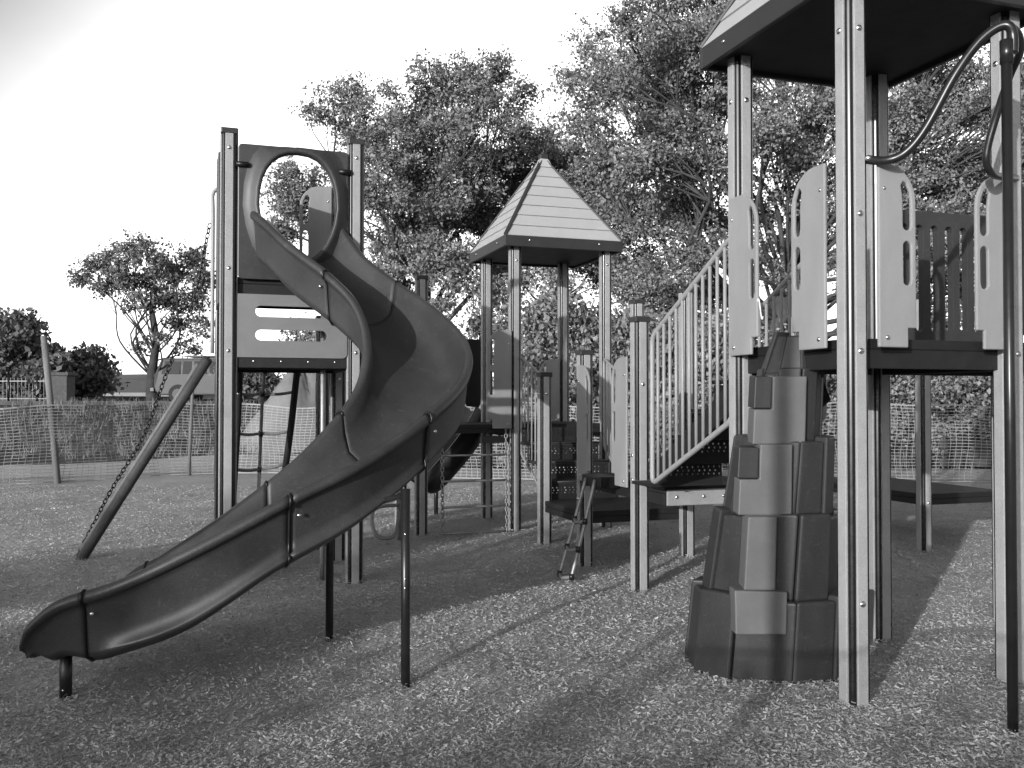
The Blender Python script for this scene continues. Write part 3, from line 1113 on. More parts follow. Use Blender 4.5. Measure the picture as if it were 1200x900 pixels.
eL = edge([at(281, 426, 8.75), at(280, 455, 8.85), at(278, 500, 8.95), at(275, 550, 9.05), at(272, 600, 9.1), at(270, 638, 9.15)])
eR = edge([at(349, 428, 9.1), at(346, 455, 9.2), at(341, 500, 9.3), at(335, 545, 9.38), at(329, 590, 9.45), at(324, 636, 9.5)])
eC = edge([at(311, 428, 9.0), at(308, 455, 9.1), at(306, 500, 9.2), at(304, 550, 9.3), at(302, 590, 9.35), at(299, 636, 9.4)])
MB().tube(eL, .034, 10).build('side_rope', M['drope'], rn, True)
MB().tube(eR, .034, 10).build('side_rope', M['drope'], rn, True)
MB().tube(eC, .017, 8).build('centre_rope', M['rope'], rn, True)
for t in (.07, .26, .44, .62, .78, .90):
    k = int(t * (len(eL) - 1))
    rg = MB().tube(smooth_path([eL[k], eL[k].lerp(eC[k], .5) - Z * .012, eC[k], eC[k].lerp(eR[k], .5) - Z * .005, eR[k] + Z * .02], 3), .015, 8).build('rung_rope', M['rope'], rn, True)
    MB().tube([eC[k] - Z * .03, eC[k] + Z * .03], [.022, .022], 8).build('knot', M['drope'], rg, True)
    bolt(eL[k] - Vector((0, .026, 0)), Vector((-.2, -1, 0)), rg, .016)

LT, LB = at(243, 421, 8.35), at(94, 650, 9.1)
LB.z = -.03
lg = thing('balance_log', 'dark sloping timber log leaning from the ground to the slide tower', 'climbing log', (LB.x, LB.y, 0))
MB().tube([LB, LB.lerp(LT, .5), LT], [.052, .050, .048], 14).build('log', M['log'], lg, True)
MB().tube([LB.lerp(LT, .04) + Z * .036 - U * .03, LB.lerp(LT, .96) + Z * .034 - U * .03], .024, 8).build('tread_strip', M['wood'], lg, True)
ch0 = at(246, 262, 8.6)
ctop = [ch0, at(240, 292, 8.6), at(231, 340, 8.62), at(207, 407, 8.68), at(190, 452, 8.75), at(168, 512, 8.85), at(130, 575, 8.98), at(91, 645, 9.1)]
ctop[-1].z = .02
cc = chain('handhold_chain', smooth_path(ctop, 6), None, M['core'], .06, .006)
tag(cc, 'sagging chain strung beside the sloping log', 'chain')

sp = thing('step_loop', 'hanging steel step loop on a thin pole under the slide', 'step', at(466, 600, 11.0))
pp = at(469, 606, 10.2)
MB().tube([(pp.x, pp.y, -.1), (pp.x, pp.y, 1.3)], .03, 10).build('pole', M['steel'], sp, True)
lpth = smooth_path([at(467, 592, 10.2), at(450, 593, 10.0), at(438, 598, 9.9), at(436, 612, 9.85), at(441, 627, 9.8), at(452, 631, 9.8), at(462, 627, 9.9), at(466, 612, 10.1), at(467, 596, 10.2)], 5)
MB().tube(lpth, .02, 10).build('loop', M['steel'], sp, True)

# --- platform at the right rear ------------------------------------------------------------------------------------------------
QN = at(1083, 645, 9.5)
QN = Vector((QN.x, QN.y, 0))
rp = thing('low_platform', 'low dark deck seen between the legs of the nearest tower', 'play platform', QN + U * .5 + V)
post(rp, QN, 2.6, [(.5, -V)])
deck(rp, QN, .03, 1.15, .03, 2.1, .58, lip=.06)
post(rp, QN + U * 1.15, 2.6)
post(rp, QN + V * 2.12, 2.6)
post(rp, QN + V * 2.12 + U * 1.15, 2.6)

NCH = 620000
co = chip_cloud(NCH, 3)
# chips kicked up against every foot
hp = np.repeat(np.array(FEET), 260, axis=0)
gg = np.random.default_rng(9)
an, rd = gg.uniform(0, 2 * np.pi, len(hp)), gg.uniform(.05, .24, len(hp))
hc = np.stack([hp[:, 0] + np.cos(an) * rd, hp[:, 1] + np.sin(an) * rd, hp[:, 2] + np.maximum(0, .045 * (1 - rd / .22)) * gg.random(len(hp)) + .008], 1)
src = co.reshape(-1, 4, 3)[gg.integers(0, NCH, len(hp))]
src = src - src.mean(axis=1, keepdims=True) + hc[:, None, :]
co = np.concatenate([co, src.reshape(-1, 3)])
NCH += len(hp)
o = quads_object('wood_chips', co, [M['chipA'], M['chipB'], M['chipC']],
                 rng.choice(3, NCH, p=[.2, .45, .35]))
o['kind'] = 'stuff'
tag(o, 'loose shredded wood chips covering the playground floor', 'wood chips')


# ------------------------------------------------------------------ plastic net fence
def net_fence(name, label, line, height, stakes, dens=1.0, jit=.06):
    line = [Vector(p) for p in line]
    base = smooth_path(line, 24)
    root = thing(name, label, 'net fence', base[len(base) // 2])
    # resample
    L = [0]
    for a_, b_ in zip(base, base[1:]):
        L.append(L[-1] + (b_ - a_).length)
    tot = L[-1]

    def P(s):
        s = max(0, min(tot - 1e-4, s))
        i = int(np.searchsorted(L, s, side='right') - 1)
        i = min(i, len(base) - 2)
        return base[i].lerp(base[i + 1], (s - L[i]) / (L[i + 1] - L[i]))

    def q(s, h):
        p = P(s)
        t = (P(s + .2) - P(s - .2)).normalized()
        n = Vector((t.y, -t.x, 0))
        sag = .05 * math.sin(s * 2.1) + .035 * math.sin(s * 5.3 + 1.1)
        g = gz(p.x, p.y)
        z = g + .03 + h * (height + .05 * math.sin(s * .9) + .025 * math.sin(s * 3.1))
        return p + n * (sag * (.3 + math.sin(h * 2.6 + s * .7)) + .04 * math.sin(s * 9 + h * 4) * .5) + t * (.03 * math.sin(h * 7 + s * 1.7)) + Z * z

    m = MB()
    nh = 24
    ds = .22
    nseg = int(tot / ds)
    for j in range(nh + 1):
        h = j / nh
        wv = .0048 if 0 < j < nh else .012
        prev = None
        vs, fs = [], []
        for i in range(nseg + 1):
            p = q(i * ds, h) - Z * P(i * ds).z
            vs += [p - Z * wv, p + Z * wv]
            if i:
                a_ = 2 * (i - 1)
                fs.append((a_, a_ + 2, a_ + 3, a_ + 1))
        m.add(vs, fs)
    sp_ = .11 / dens
    for i in range(int(tot / sp_)):
        s = i * sp_
        vs, fs = [], []
        t = (P(s + .2) - P(s - .2)).normalized()
        wv = .004
        for k in range(9):
            p = q(s, k / 8) - Z * P(s).z
            vs += [p - t * wv, p + t * wv]
            if k:
                a_ = 2 * (k - 1)
                fs.append((a_, a_ + 1, a_ + 3, a_ + 2))
        m.add(vs, fs)
    m.build('net', M['net'], root)
    for s, h, lean, r in stakes:
        p = P(s)
        g = gz(p.x, p.y)
        p = Vector((p.x, p.y - .03, g))
        top = p + Vector((lean, 0, h))
        MB().tube([p - Z * .2, p.lerp(top, .5), top], [r, r * .97, r * .93], 10).build('stake', M['wood'], root, True)
    return root


net_fence('net_fence', 'sagging plastic mesh safety fence on stakes behind the playground',
          [(-15, 15.6, 0), (-9.4, 16.6, 0), (-6, 19.3, 0), (-1, 18.0, 0), (4, 17.4, 0), (9, 17.2, 0), (14.5, 17.0, 0)], 1.42,
          [(6.85, 2.75, -.30, .062), (9.4, 2.35, .1, .035), (14.2, 1.9, .03, .035), (17.2, 1.7, .02, .03), (22.5, 1.7, .03, .035), (27.0, 1.7, -.04, .035)])
net_fence('net_fence', 'plastic mesh safety fence close behind the photographer',
          [(-9, -1.5, 0), (-5, -1.0, 0), (-1, -.75, 0), (3, -.7, 0), (6, -.6, 0)], 1.36,
          [(2.0, 1.5, .02, .03), (6.0, 1.5, .02, .03), (7.08, 3.2, .06, .045), (10.4, 1.5, .02, .03)])

# ------------------------------------------------------------------ trees
def leaves(centres, n, spread, size, seed, droop=0.0, flat=.7):
    """leaf quads gathered round twig ends"""
    g = np.random.default_rng(seed)
    C = np.array(centres)
    idx = g.integers(0, len(C), n)
    off = g.normal(0, 1, (n, 3))
    off /= np.maximum(np.linalg.norm(off, axis=1), 1e-6)[:, None]
    rad = g.random(n) ** .8
    off *= (rad * spread)[:, None]
    off[:, 2] *= flat
    off[:, 2] -= droop * g.random(n) * spread
    c = C[idx] + off
    nrm = g.normal(0, 1, (n, 3)) + np.array([-.12, -.5, .45])
    nrm /= np.linalg.norm(nrm, axis=1)[:, None]
    a = g.normal(0, 1, (n, 3))
    a[:, 2] -= .6 + droop
    a -= nrm * (a * nrm).sum(1)[:, None]
    a /= np.linalg.norm(a, axis=1)[:, None]
    b = np.cross(nrm, a)
    L = size * g.uniform(.6, 1.35, n)
    W = L * g.uniform(.42, .75, n)
    bend = nrm * (L * .22)[:, None]
    q = np.stack([c - a * L[:, None], c + b * W[:, None] + bend, c + a * L[:, None], c - b * W[:, None] + bend], 1)
    return q.reshape(-1, 3)


def tree(name, label, base, fork_h, clumps, nleaf, leaf_size, lmats, bark, trunk_r, seed, group=None, cat='tree', twig=7, spread=.5, droop=0.0, stems=1, sub_leaf=1.0, mixp=None):
    """clumps: (centre, rx, rz). limbs run from the trunk to every clump; twigs fill each clump; leaves gather on twig ends"""
    g = random.Random(seed)
    base = Vector(base)
    root = thing(name, label, cat, base, group or 'trees beyond the playground')
    wood = MB()
    centres = []
    top = Vector((0, 0, 0))
    for c, rx, rz in clumps:
        top += c
    top /= len(clumps)
    fork = base + Z * fork_h + Vector((g.uniform(-.1, .1), g.uniform(-.1, .1), 0))
    # trunk: leader rising from base through fork towards the crown centre
    lead = [base - Z * .2, base + (fork - base) * .5 + Vector((g.uniform(-.08, .08), 0, 0)) * fork_h * .4, fork]
    hi = fork.lerp(top, .75)
    lead += [fork.lerp(hi, .5) + Vector((g.uniform(-.3, .3), g.uniform(-.3, .3), 0)), hi]
    lp_ = smooth_path(lead, 6)
    NL = len(lp_)
    wood.tube(lp_, [trunk_r * (1.25 if i == 0 else 1) * (1 - .72 * i / (NL - 1)) for i in range(NL)], 9)
    wsum = sum(rx * rx * rz for _, rx, rz in clumps)
    for c, rx, rz in clumps:
        # start somewhere along the leader below the clump
        best = int(NL * g.uniform(.38, .85))
        while best > NL * .35 and lp_[best].z > c.z - .15 * (c - lp_[best]).length:
            best -= 1
        s = lp_[best]
        r0 = trunk_r * (1 - .72 * best / NL) * g.uniform(.18, .32)
        d = c - s
        ln = d.length
        mid1 = s + d * .35 + Vector((g.uniform(-.2, .2) * ln, g.uniform(-.2, .2) * ln, ln * g.uniform(-.05, .12)))
        mid2 = s + d * .7 + Vector((g.uniform(-.14, .14) * ln, g.uniform(-.14, .14) * ln, ln * g.uniform(-.02, .12)))
        lb = smooth_path([s, mid1, mid2, c], 5)
        n_ = len(lb)
        wood.tube(lb, [max(r0 * (1 - .8 * i / (n_ - 1)), .012) for i in range(n_)], 6)
        nt = max(3, int(twig * (rx * rx * rz) / (wsum / len(clumps))))
        nt = min(nt, twig * 2)
        for k in range(nt):
            v = Vector((g.gauss(0, 1), g.gauss(0, 1), g.gauss(0, 1))).normalized() * (g.random() ** .4)
            e_ = c + Vector((v.x * rx, v.y * rx, v.z * rz))
            s2_ = lb[g.randrange(int(n_ * .5), n_)]
            md = s2_.lerp(e_, .5) + Vector((g.uniform(-.15, .15), g.uniform(-.15, .15), g.uniform(0, .2))) * (e_ - s2_).length
            tw_ = smooth_path([s2_, md, e_], 3)
            wood.tube(tw_, [max(.017 * trunk_r / .25 * (1 - .8 * i / (len(tw_) - 1)), .005) for i in range(len(tw_))], 4, caps=False)
            centres.append(tuple(e_))
            centres.append(tuple(md.lerp(e_, .6)))
            for _ in range(2):
                centres.append(tuple(e_ + Vector((g.gauss(0, .32) * rx, g.gauss(0, .32) * rx, g.gauss(0, .28) * rz))))
    wood.build('trunk', bark, root, True)
    q = leaves(centres, nleaf, spread, leaf_size, seed, droop)
    g2 = np.random.default_rng(seed + 5)
    mi = g2.choice(len(lmats), len(q) // 4, p=mixp) if len(lmats) > 1 else None
    quads_object('crown', q, lmats, mi, root)
    return root


def clumps_px(lst, d, dd, seed):
    g = random.Random(seed)
    out = []
    for (x, y, r) in lst:
        dep = d + g.uniform(-dd, dd)
        out.append((at(x, y, dep), r * dep / F_PX, r * .85 * dep / F_PX))
    return out


# middle tree
c1 = [(385, 128, 28), (412, 112, 26), (428, 150, 34), (455, 175, 40), (478, 122, 34), (505, 96, 28), (535, 92, 34), (575, 88, 30), (602, 108, 26), (560, 128, 36),
      (600, 140, 26), (520, 150, 40), (488, 205, 44), (445, 225, 40), (545, 190, 40), (585, 178, 28), (520, 240, 42), (470, 275, 42), (560, 240, 34), (510, 300, 38), (448, 310, 34),
      (345, 225, 38), (375, 250, 34), (330, 270, 30), (545, 300, 28), (470, 350, 28), (520, 355, 24), (400, 190, 26)]
tree('tree', 'broad leafy tree behind the slide tower and middle roof, crown against open sky', (at(497, 470, 28).x, 28, 1.3), 2.6, clumps_px(c1, 28, 2.2, 1),
     88000, .052, [M['leafA'], M['leafD'], M['leafB']], M['bark'], .36, 11, twig=18, spread=.42, mixp=[.55, .22, .23])
# right-hand giant
c2 = []
gr = random.Random(5)
for x, y, r in [(668, 95, 26), (690, 60, 30), (700, 110, 40), (735, 30, 40), (725, 85, 45), (780, 15, 50), (770, 75, 50), (815, 55, 50), (760, 130, 50), (700, 165, 44), (810, 120, 55), (745, 190, 50),
                (860, 20, 50), (800, 180, 50), (850, 110, 50), (690, 215, 40), (760, 245, 48), (815, 245, 50), (850, 190, 45), (840, 290, 40), (790, 295, 40), (900, 130, 50), (950, 130, 50), (930, 180, 50),
                (1060, 150, 50), (1110, 110, 50), (1080, 210, 50), (1120, 200, 50), (1050, 250, 45), (1130, 270, 50), (1195, 180, 60), (1190, 280, 50), (960, 230, 44), (1100, 320, 44), (940, 280, 35),
                (1060, 320, 40), (1160, 350, 40), (880, 250, 40), (1230, 100, 60), (980, 60, 60), (1050, 60, 60), (840, -50, 60), (920, -60, 70), (1010, -60, 70), (1100, -40, 70), (1000, 320, 35), (800, 345, 38), (850, 345, 36), (765, 355, 36), (735, 340, 30), (900, 330, 30), (820, 390, 34), (870, 395, 30), (1130, 90, 45), (1170, 120, 45), (1090, 290, 40), (1160, 230, 45), (1195, 340, 45), (1100, 380, 35), (1060, 390, 30), (1150, 400, 35), (1240, 200, 50), (1010, 200, 50), (1000, 130, 50)]:
    c2.append((x, y, r))
tree('tree', 'huge spreading tree filling the sky behind the nearest tower', (at(915, 470, 23).x, 23, .2), 2.8, clumps_px(c2, 23, 2.6, 2),
     270000, .046, [M['leafA'], M['leafD'], M['leafB']], M['barkp'], .46, 21, twig=22, spread=.40, mixp=[.5, .2, .3])
# tree behind the middle tower roof
c3 = [(600, 190, 34), (640, 175, 34), (660, 200, 40), (615, 230, 40), (700, 230, 40), (660, 260, 40), (720, 270, 36), (600, 270, 34), (570, 270, 30), (745, 310, 34), (700, 310, 34), (630, 300, 34), (580, 320, 28), (780, 340, 30)]
tree('tree', 'dense tree standing behind the middle pointed roof, trunk hidden by shrubs', (at(655, 470, 31).x, 31, 1.35), 3.0, clumps_px(c3, 31, 2, 3),
     60000, .058, [M['leafA'], M['leafD'], M['leafB']], M['bark'], .28, 31, twig=18, spread=.5, mixp=[.5, .3, .2])
# bare-ish lower tree left of the middle tower: sparse with visible limbs
c4 = [(540, 330, 24), (580, 345, 24), (560, 380, 22), (520, 390, 20), (600, 380, 22), (550, 410, 22), (610, 330, 20), (590, 420, 20)]
tree('tree', 'thin sparse tree with bare limbs below the middle roof', (at(545, 470, 26).x, 26, .85), 1.0, clumps_px(c4, 26, 1.2, 4),
     6500, .062, [M['leafA'], M['leafD']], M['bark'], .13, 41, twig=9, spread=.5, mixp=[.6, .4])
# left tree
c5 = [(92, 322, 14), (112, 310, 18), (135, 300, 18), (160, 292, 20), (178, 300, 18), (125, 330, 18), (150, 325, 20), (182, 325, 20), (208, 318, 20), (228, 300, 20), (236, 325, 20), (195, 350, 20),
      (225, 355, 20), (172, 352, 16), (150, 352, 12), (205, 378, 16), (235, 385, 16), (162, 410, 12), (220, 410, 14), (186, 395, 12), (190, 300, 12)]
tree('tree', 'dark spreading tree with forked trunk beside the parked car at the left', (at(180, 470, 33).x, 33, 1.4), 1.2, clumps_px(c5, 33, 1.6, 6),
     13000, .066, [M['leafD'], M['leafA']], M['bark'], .27, 51, twig=11, spread=.38, mixp=[.7, .3])
# far left trees
c6 = [(5, 380, 14), (25, 378, 14), (35, 390, 10), (10, 405, 20), (40, 420, 22), (20, 440, 26), (60, 430, 16), (0, 440, 24), (50, 450, 18)]
tree('tree', 'dark bushy tree at the far left edge of the photo', (at(20, 470, 44).x, 44, 1.4), 1.0, clumps_px(c6, 44, 2, 7),
     9000, .16, [M['leafD']], M['bark'], .22, 61, twig=10, spread=.9)
c7 = [(95, 425, 16), (110, 430, 18), (90, 445, 20), (115, 450, 18), (125, 445, 12), (100, 460, 18)]
tree('tree', 'small round dark tree in front of the distant house roof', (at(103, 470, 46).x, 46, 1.4), .6, clumps_px(c7, 46, 1.2, 8),
     6000, .15, [M['leafD']], M['bark'], .14, 71, twig=10, spread=.8)


def shrub(label, px, py0, d, w, h, n, size, lm, seed, droop=0.0, mixp=None, name='shrub', group=None, at_xy=None):
    """several stems from one base, leafy all the way down"""
    g = random.Random(seed)
    b = at(px, py0, d)
    base = Vector((b.x, d, gz(b.x, d))) if at_xy is None else Vector((at_xy[0], at_xy[1], 0))
    cl_ = []
    for k in range(16):
        a = g.uniform(0, 2 * math.pi)
        rr = w * .5 * g.random() ** .6
        zz = h * g.uniform(.18, .86)
        lim = 1 - .45 * (zz / h) ** 2
        cl_.append((base + Vector((math.cos(a) * rr * lim, math.sin(a) * rr * lim * .8, zz)), w * .22, h * .17))
    return tree(name, label, base, h * .12, cl_, n, size, lm, M['bark'], .05 + .01 * h, seed, cat='shrub', twig=9, spread=.34 + .05 * h, droop=droop, mixp=mixp, group=group or 'shrubs round the playground')


mixB = [M['leafB'], M['leafA'], M['leafD']]
shrub('tall pale weeping shrub between the posts of the middle tower', 660, 520, 21.5, 2.9, 4.7, 27720, .062, mixB, 101, .9, [.6, .3, .1])
shrub('tall pale shrub right of the middle tower, below its roof corner', 725, 520, 22.5, 3.0, 4.5, 24640, .062, mixB, 102, .7, [.55, .35, .1])
shrub('leafy shrub seen through the stair railing', 800, 520, 22, 3.0, 4.2, 23100, .062, mixB, 103, .3, [.5, .35, .15])
shrub('round shrub behind the top of the climbing tower', 870, 520, 22.5, 2.8, 3.6, 13860, .062, mixB, 104, .2, [.45, .35, .2])
shrub('low pale shrub between the legs of the nearest tower, left one', 1050, 500, 22.0, 2.4, 2.7, 13860, .06, mixB, 105, .2, [.55, .3, .15])
shrub('dark low shrub seen just right of the rear platform post', 1110, 500, 23.5, 2.6, 3.0, 13860, .065, mixB, 106, .2, [.3, .4, .3])
shrub('pale shrub at the right edge behind the net fence', 1165, 500, 22.5, 2.6, 3.0, 13860, .06, mixB, 107, .2, [.5, .35, .15])
shrub('wispy shrub behind the rock climber on the bank', 960, 500, 23, 2.6, 3.0, 12936, .06, mixB, 108, .3, [.5, .35, .15])
shrub('dark shrub right of the parked car below the slide tower', 290, 470, 30, 1.6, 1.3, 5500, .08, [M['leafD']], 109)
shrub('shrub on the bank behind the dirt mound', 385, 470, 27, 2.4, 3.0, 9900, .07, mixB, 110, .2, [.3, .4, .3])
shrub('shrub on the bank left of the middle tower behind the black slide', 585, 500, 24.5, 2.2, 1.9, 7700, .07, mixB, 111, .2, [.4, .4, .2])

for k, (x, y, w, h) in enumerate(((-13.7, -9.2, 3.2, 4.6), (-11.2, -8.8, 3.2, 4.4), (-8.9, -9.3, 3.0, 3.6), (-6.8, -9.0, 2.8, 3.1), (-4.6, -9.2, 2.8, 3.0))):
    shrub(['tall open shrub behind the photographer, farthest left of the row', 'tall open shrub behind the photographer, second from the left',
           'open shrub behind the photographer, middle of the row', 'lower open shrub behind the photographer, second from the right',
           'lower open shrub behind the photographer, rightmost of the row'][k], 0, 0, 1, w, h, (6500, 6500, 4800, 2800, 2600)[k], .085, mixB, 120 + k, .2, [.4, .4, .2], at_xy=(x, y))

# ------------------------------------------------------------------ tufts, mound, wall
def grass_tufts(n, xr, yr, seed, hmin, hmax):
    g = np.random.default_rng(seed)
    k = 9
    x = g.uniform(xr[0], xr[1], n)
    y = g.uniform(yr[0], yr[1], n)
    z = np.array([gz(a, b) for a, b in zip(x, y)])
    x, y, z = np.repeat(x, k), np.repeat(y, k), np.repeat(z, k)
    N_ = n * k
    x = x + g.normal(0, .07, N_)
    y = y + g.normal(0, .07, N_)
    yaw = g.uniform(0, 2 * np.pi, N_)
    ln = g.uniform(hmin, hmax, N_)
    lean = np.stack([g.normal(0, .3, N_), g.normal(0, .3, N_), np.ones(N_)], 1) * ln[:, None]
    sd_ = np.stack([np.cos(yaw), np.sin(yaw), 0 * yaw], 1) * .012
    b = np.stack([x, y, z - .03], 1)
    return np.stack([b - sd_, b + sd_, b + lean + sd_ * .2, b + lean - sd_ * .2], 1).reshape(-1, 3)


q = np.concatenate([grass_tufts(1700, (-16, 16), (23.3, 31), 5, .06, .3), grass_tufts(500, (-4, 16), (21.2, 23.3), 6, .12, .4)])
o = quads_object('grass', q, [M['leafA'], M['leafD'], M['leafB']], np.random.default_rng(2).choice(3, len(q) // 4, p=[.2, .75, .05]))
o['kind'] = 'stuff'
tag(o, 'rough long grass growing on the bank beyond the path', 'grass')

# dirt mound
vs, fs = [], []
mc = at(346, 500, 25.0)
for j in range(13):
    for i in range(24):
        a = 2 * math.pi * i / 24
        rr = j / 12
        h = 2.0 * min(1, (1.12 - 1.12 * rr ** 1.2)) * (1 + .10 * math.sin(3 * a + 1) + .06 * math.sin(7 * a + j))
        r_ = 1.55 * rr * (1 + .12 * math.sin(2 * a + .5))
        x, y = mc.x + r_ * math.cos(a), 25.5 + r_ * math.sin(a)
        vs.append((x, y, gz(x, y) - .05 + h))
for j in range(12):
    for i in range(24):
        fs.append((j * 24 + i, j * 24 + (i + 1) % 24, (j + 1) * 24 + (i + 1) % 24, (j + 1) * 24 + i))
o = MB().add(vs, fs).build('dirt_mound', M['dirt'], None, True)
tag(o, 'pale heap of dirt behind the net fence below the slide tower', 'dirt heap')

# retaining wall blocks at the right
m = MB()
AX = (Vector((1, 0, 0)), Vector((0, 1, 0)), Z)
w0 = at(1090, 520, 22.6)
for r_ in range(3):
    for k in range(8):
        m.box((w0.x + k * .62 + (r_ % 2) * .3, 21.6, .10 + .21 * r_), (.305, .18, .10), AX)
o = m.build('block_wall', M['block'], None, bevel=.02)
tag(o, 'low grey block retaining wall behind the net at the right', 'wall')

# ------------------------------------------------------------------ far left: pillar, iron fence, house, vehicles
p0 = at(73, 470, 40)
pl = thing('stone_pillar', 'square stone gate pillar beside the dark trees at the far left', 'pillar', (p0.x, 40, 1.4))
MB().box((p0.x, 40, 2.0), (.38, .38, .62), AX).build('shaft', M['stone'], pl, bevel=.03)
MB().box((p0.x, 40, 2.68), (.46, .46, .07), AX).build('cap', M['stone'], pl, bevel=.02)
ifn = thing('iron_fence', 'dark iron railing fence at the far left edge', 'fence', (at(30, 470, 41).x, 41, 1.4))
x0, x1 = at(-40, 470, 41).x, at(60, 470, 41).x
m = MB()
for z in (1.62, 2.4):
    m.bar((x0, 41, z), (x1, 41, z), .04, .04)
nb = int((x1 - x0) / .16)
for i in range(nb + 1):
    x = x0 + (x1 - x0) * i / nb
    m.tube([(x, 41, 1.45), (x, 41, 2.55)], .012, 5)
m.build('railing', M['core'], ifn)
for i in range(3):
    x = x0 + (x1 - x0) * (i + .5) / 3
    MB().tube([(x, 41.0, 1.4), (x, 41.0, 2.7)], .05, 8).build('post', M['core'], ifn, True)

hb = at(160, 470, 62)
hs = thing('house', 'distant low house with grey hipped roof at the left', 'house', (hb.x, 64, .6))
MB().box((hb.x, 64, 1.1), (4.4, 3.4, .95), AX).build('wall', M['brick'], hs)
m = MB()
e_ = .5
vs = [(hb.x - 4.4 - e_, 64 - 3.4 - e_, 1.62), (hb.x + 4.4 + e_, 64 - 3.4 - e_, 1.62), (hb.x + 4.4 + e_, 64 + 3.4 + e_, 1.62), (hb.x - 4.4 - e_, 64 + 3.4 + e_, 1.62), (hb.x - 1.9, 64, 2.95), (hb.x + 1.4, 64, 2.95)]
m.add(vs, [(0, 1, 5, 4), (1, 2, 5), (2, 3, 4, 5), (3, 0, 4), (3, 2, 1, 0)])
m.build('roof', M['tile'], hs)
m = MB()
m.bar((at(60, 470, 50).x, 50, 1.55), (at(205, 470, 50).x, 50, 1.5), .05, .5)
o = m.build('paling_fence', M['stone'], None)
tag(o, 'low dark paling fence in front of the distant house', 'fence')


def car(label, px, d, face, prof, wheels, paint, W=1.75, win=None, name='parked_car', spare=False):
    """side profile swept across the width with tumblehome; face=+1 nose to the right"""
    b = at(px, 470, d)
    z0 = gz(b.x, d) + .01
    root = thing(name, label, 'car', (b.x, d, z0))
    hwid = W / 2

    def X(x, y, z):
        return (b.x + x * face, d + y, z0 + z)

    m = MB()
    n_ = len(prof)
    vs = []
    for y, ins in ((-hwid, 0), (-hwid * .5, 0), (hwid * .5, 0), (hwid, 0)):
        for x, z in prof:
            tum = max(0, z - .95) * .28
            yy = y - math.copysign(tum, y) if abs(y) > hwid * .9 else y
            vs.append(X(x, yy, z))
    fs = []
    for s in range(3):
        for j in range(n_):
            fs.append((s * n_ + j, s * n_ + (j + 1) % n_, (s + 1) * n_ + (j + 1) % n_, (s + 1) * n_ + j))
    fs += [tuple(range(n_)), tuple(range(3 * n_, 4 * n_))]
    m.add(vs, fs)
    body = m.build('body', paint, root, bevel=.05)
    for side in (-1, 1):
        for poly in win:
            zt = [z for _, z in poly]
            k = len(poly)
            vv = []
            for off_ in (.012, -.03):
                for x, z in poly:
                    tum = max(0, z - .95) * .28
                    vv.append(X(x, side * (hwid - tum + off_), z))
            MB().add(vv, [tuple(range(k)), tuple(range(2 * k - 1, k - 1, -1))] + [(i, (i + 1) % k, k + (i + 1) % k, k + i) for i in range(k)]).build('window', M['glass'], body)
    for wx in wheels:
        for side in (-1, 1):
            c_ = Vector(X(wx, side * (hwid - .09), .34))
            wl = MB().tube([c_ - Vector((0, .11, 0)), c_ + Vector((0, .11, 0))], .34, 20).build('wheel', M['tyre'], root, bevel=.03)
            MB().tube([c_ + Vector((0, side * .112, 0)), c_ + Vector((0, side * .122, 0))], .19, 14).build('rim', M['car'], wl)
    return root, X


prof = [(-2.15, .42), (-1.95, .30), (1.95, .30), (2.2, .45), (2.22, .75), (2.1, .92), (1.1, 1.05), (.55, 1.55), (.4, 1.62), (-1.9, 1.62), (-2.05, 1.5), (-2.2, 1.0), (-2.2, .6)]
wins = [[(-1.95, 1.06), (-1.3, 1.06), (-1.3, 1.5), (-1.85, 1.5)], [(-1.2, 1.06), (-.35, 1.06), (-.35, 1.5), (-1.2, 1.5)], [(-.25, 1.06), (.85, 1.06), (.45, 1.5), (-.25, 1.5)]]
root, X = car('grey boxy station wagon parked on the road behind the sloping log', 262, 33.5, 1, prof, (-1.35, 1.35), M['car'], win=wins)
MB().tube([X(-2.36, .1, .95), X(-2.2, .1, .95)], .34, 18).build('spare_wheel', M['tyre'], root, bevel=.03)
m = MB()
m.box(X(0, 0, 1.70), (1.3, .6, .02), AX)
m.build('roof_rack', M['core'], root)
m = MB()
m.box(X(-2.28, 0, .50), (.08, .85, .08), AX)
m.build('bumper', M['core'], root, bevel=.02)

# ------------------------------------------------------------------ light, sky, camera
SUN_EL, SUN_AZ = R(10.2), R(30)     # sun low, behind the camera and to its left
to_sun = Vector((-math.sin(SUN_AZ) * math.cos(SUN_EL), -math.cos(SUN_AZ) * math.cos(SUN_EL), math.sin(SUN_EL)))
sd_ = bpy.data.lights.new('sun', 'SUN')
sd_.energy = 3.0
sd_.angle = R(0.55)
sd_.color = (1.0, 1.0, 1.0)
so = bpy.data.objects.new('sun', sd_)
COL.objects.link(so)
so.rotation_euler = to_sun.to_track_quat('Z', 'Y').to_euler()
so.location = (0, -10, 12)

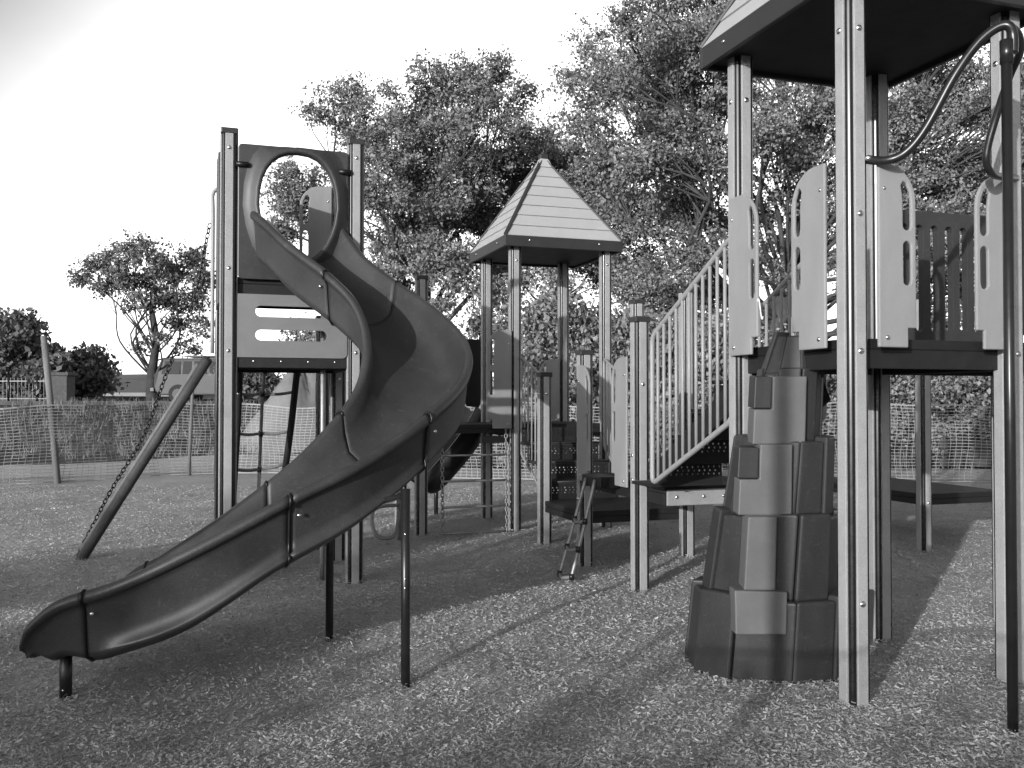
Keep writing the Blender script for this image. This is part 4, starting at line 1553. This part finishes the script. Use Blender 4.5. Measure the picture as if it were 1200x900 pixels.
W = bpy.data.worlds.new("World")
SC.world = W
W.use_nodes = True
nt = W.node_tree
n, l = nt.nodes, nt.links
bg = n["Background"]
bg.inputs["Strength"].default_value = 0.15
sky = n.new("ShaderNodeTexSky")
sky.sky_type = 'NISHITA'
sky.sun_disc = False
sky.sun_elevation = SUN_EL
sky.sun_rotation = math.atan2(to_sun.x, to_sun.y)
sky.dust_density = 2.0
bwn = n.new("ShaderNodeRGBToBW")          # the picture is monochrome
l.new(sky.outputs[0], bwn.inputs[0])
tc = n.new("ShaderNodeTexCoord")
# bright bank of thin cloud ahead of the camera, thinning out to the upper left and overhead
dt = n.new("ShaderNodeVectorMath")
dt.operation = 'DOT_PRODUCT'
cd = Vector((.20, .93, -.35)).normalized()
dt.inputs[1].default_value = cd
l.new(tc.outputs["Generated"], dt.inputs[0])
mp = n.new("ShaderNodeMapping")
mp.inputs["Scale"].default_value = (1.0, 1.0, 3.0)
l.new(tc.outputs["Generated"], mp.inputs[0])
nz = n.new("ShaderNodeTexNoise")
nz.inputs["Scale"].default_value = 2.2
nz.inputs["Detail"].default_value = 7
l.new(mp.outputs[0], nz.inputs["Vector"])
ad = n.new("ShaderNodeMath")
ad.operation = 'MULTIPLY_ADD'
ad.inputs[1].default_value = 0.05
l.new(nz.outputs[0], ad.inputs[0])
l.new(dt.outputs["Value"], ad.inputs[2])
mr = n.new("ShaderNodeMapRange")
mr.interpolation_type = 'SMOOTHSTEP'
mr.inputs[1].default_value, mr.inputs[2].default_value = 0.50, 0.775
l.new(ad.outputs[0], mr.inputs[0])
mx = n.new("ShaderNodeMix")
mx.data_type = 'FLOAT'
l.new(mr.outputs[0], mx.inputs[0])
l.new(bwn.outputs[0], mx.inputs[2])
mx.inputs[3].default_value = 10.0
l.new(mx.outputs[0], bg.inputs["Color"])

cam = bpy.data.cameras.new('camera')
cam.sensor_width = 36
cam.lens = 36 * F_PX / 1200
cam.clip_start, cam.clip_end = 0.05, 3000
co_ = bpy.data.objects.new('camera', cam)
COL.objects.link(co_)
co_.location = (0, 0, EYE)
co_.rotation_euler = (R(90) + PITCH, 0, 0)
SC.camera = co_
SC.view_settings.view_transform = 'Standard'
SC.view_settings.look = 'None'
SC.view_settings.exposure = 0.52
SC.view_settings.gamma = 1
SC.cycles.max_bounces = 6
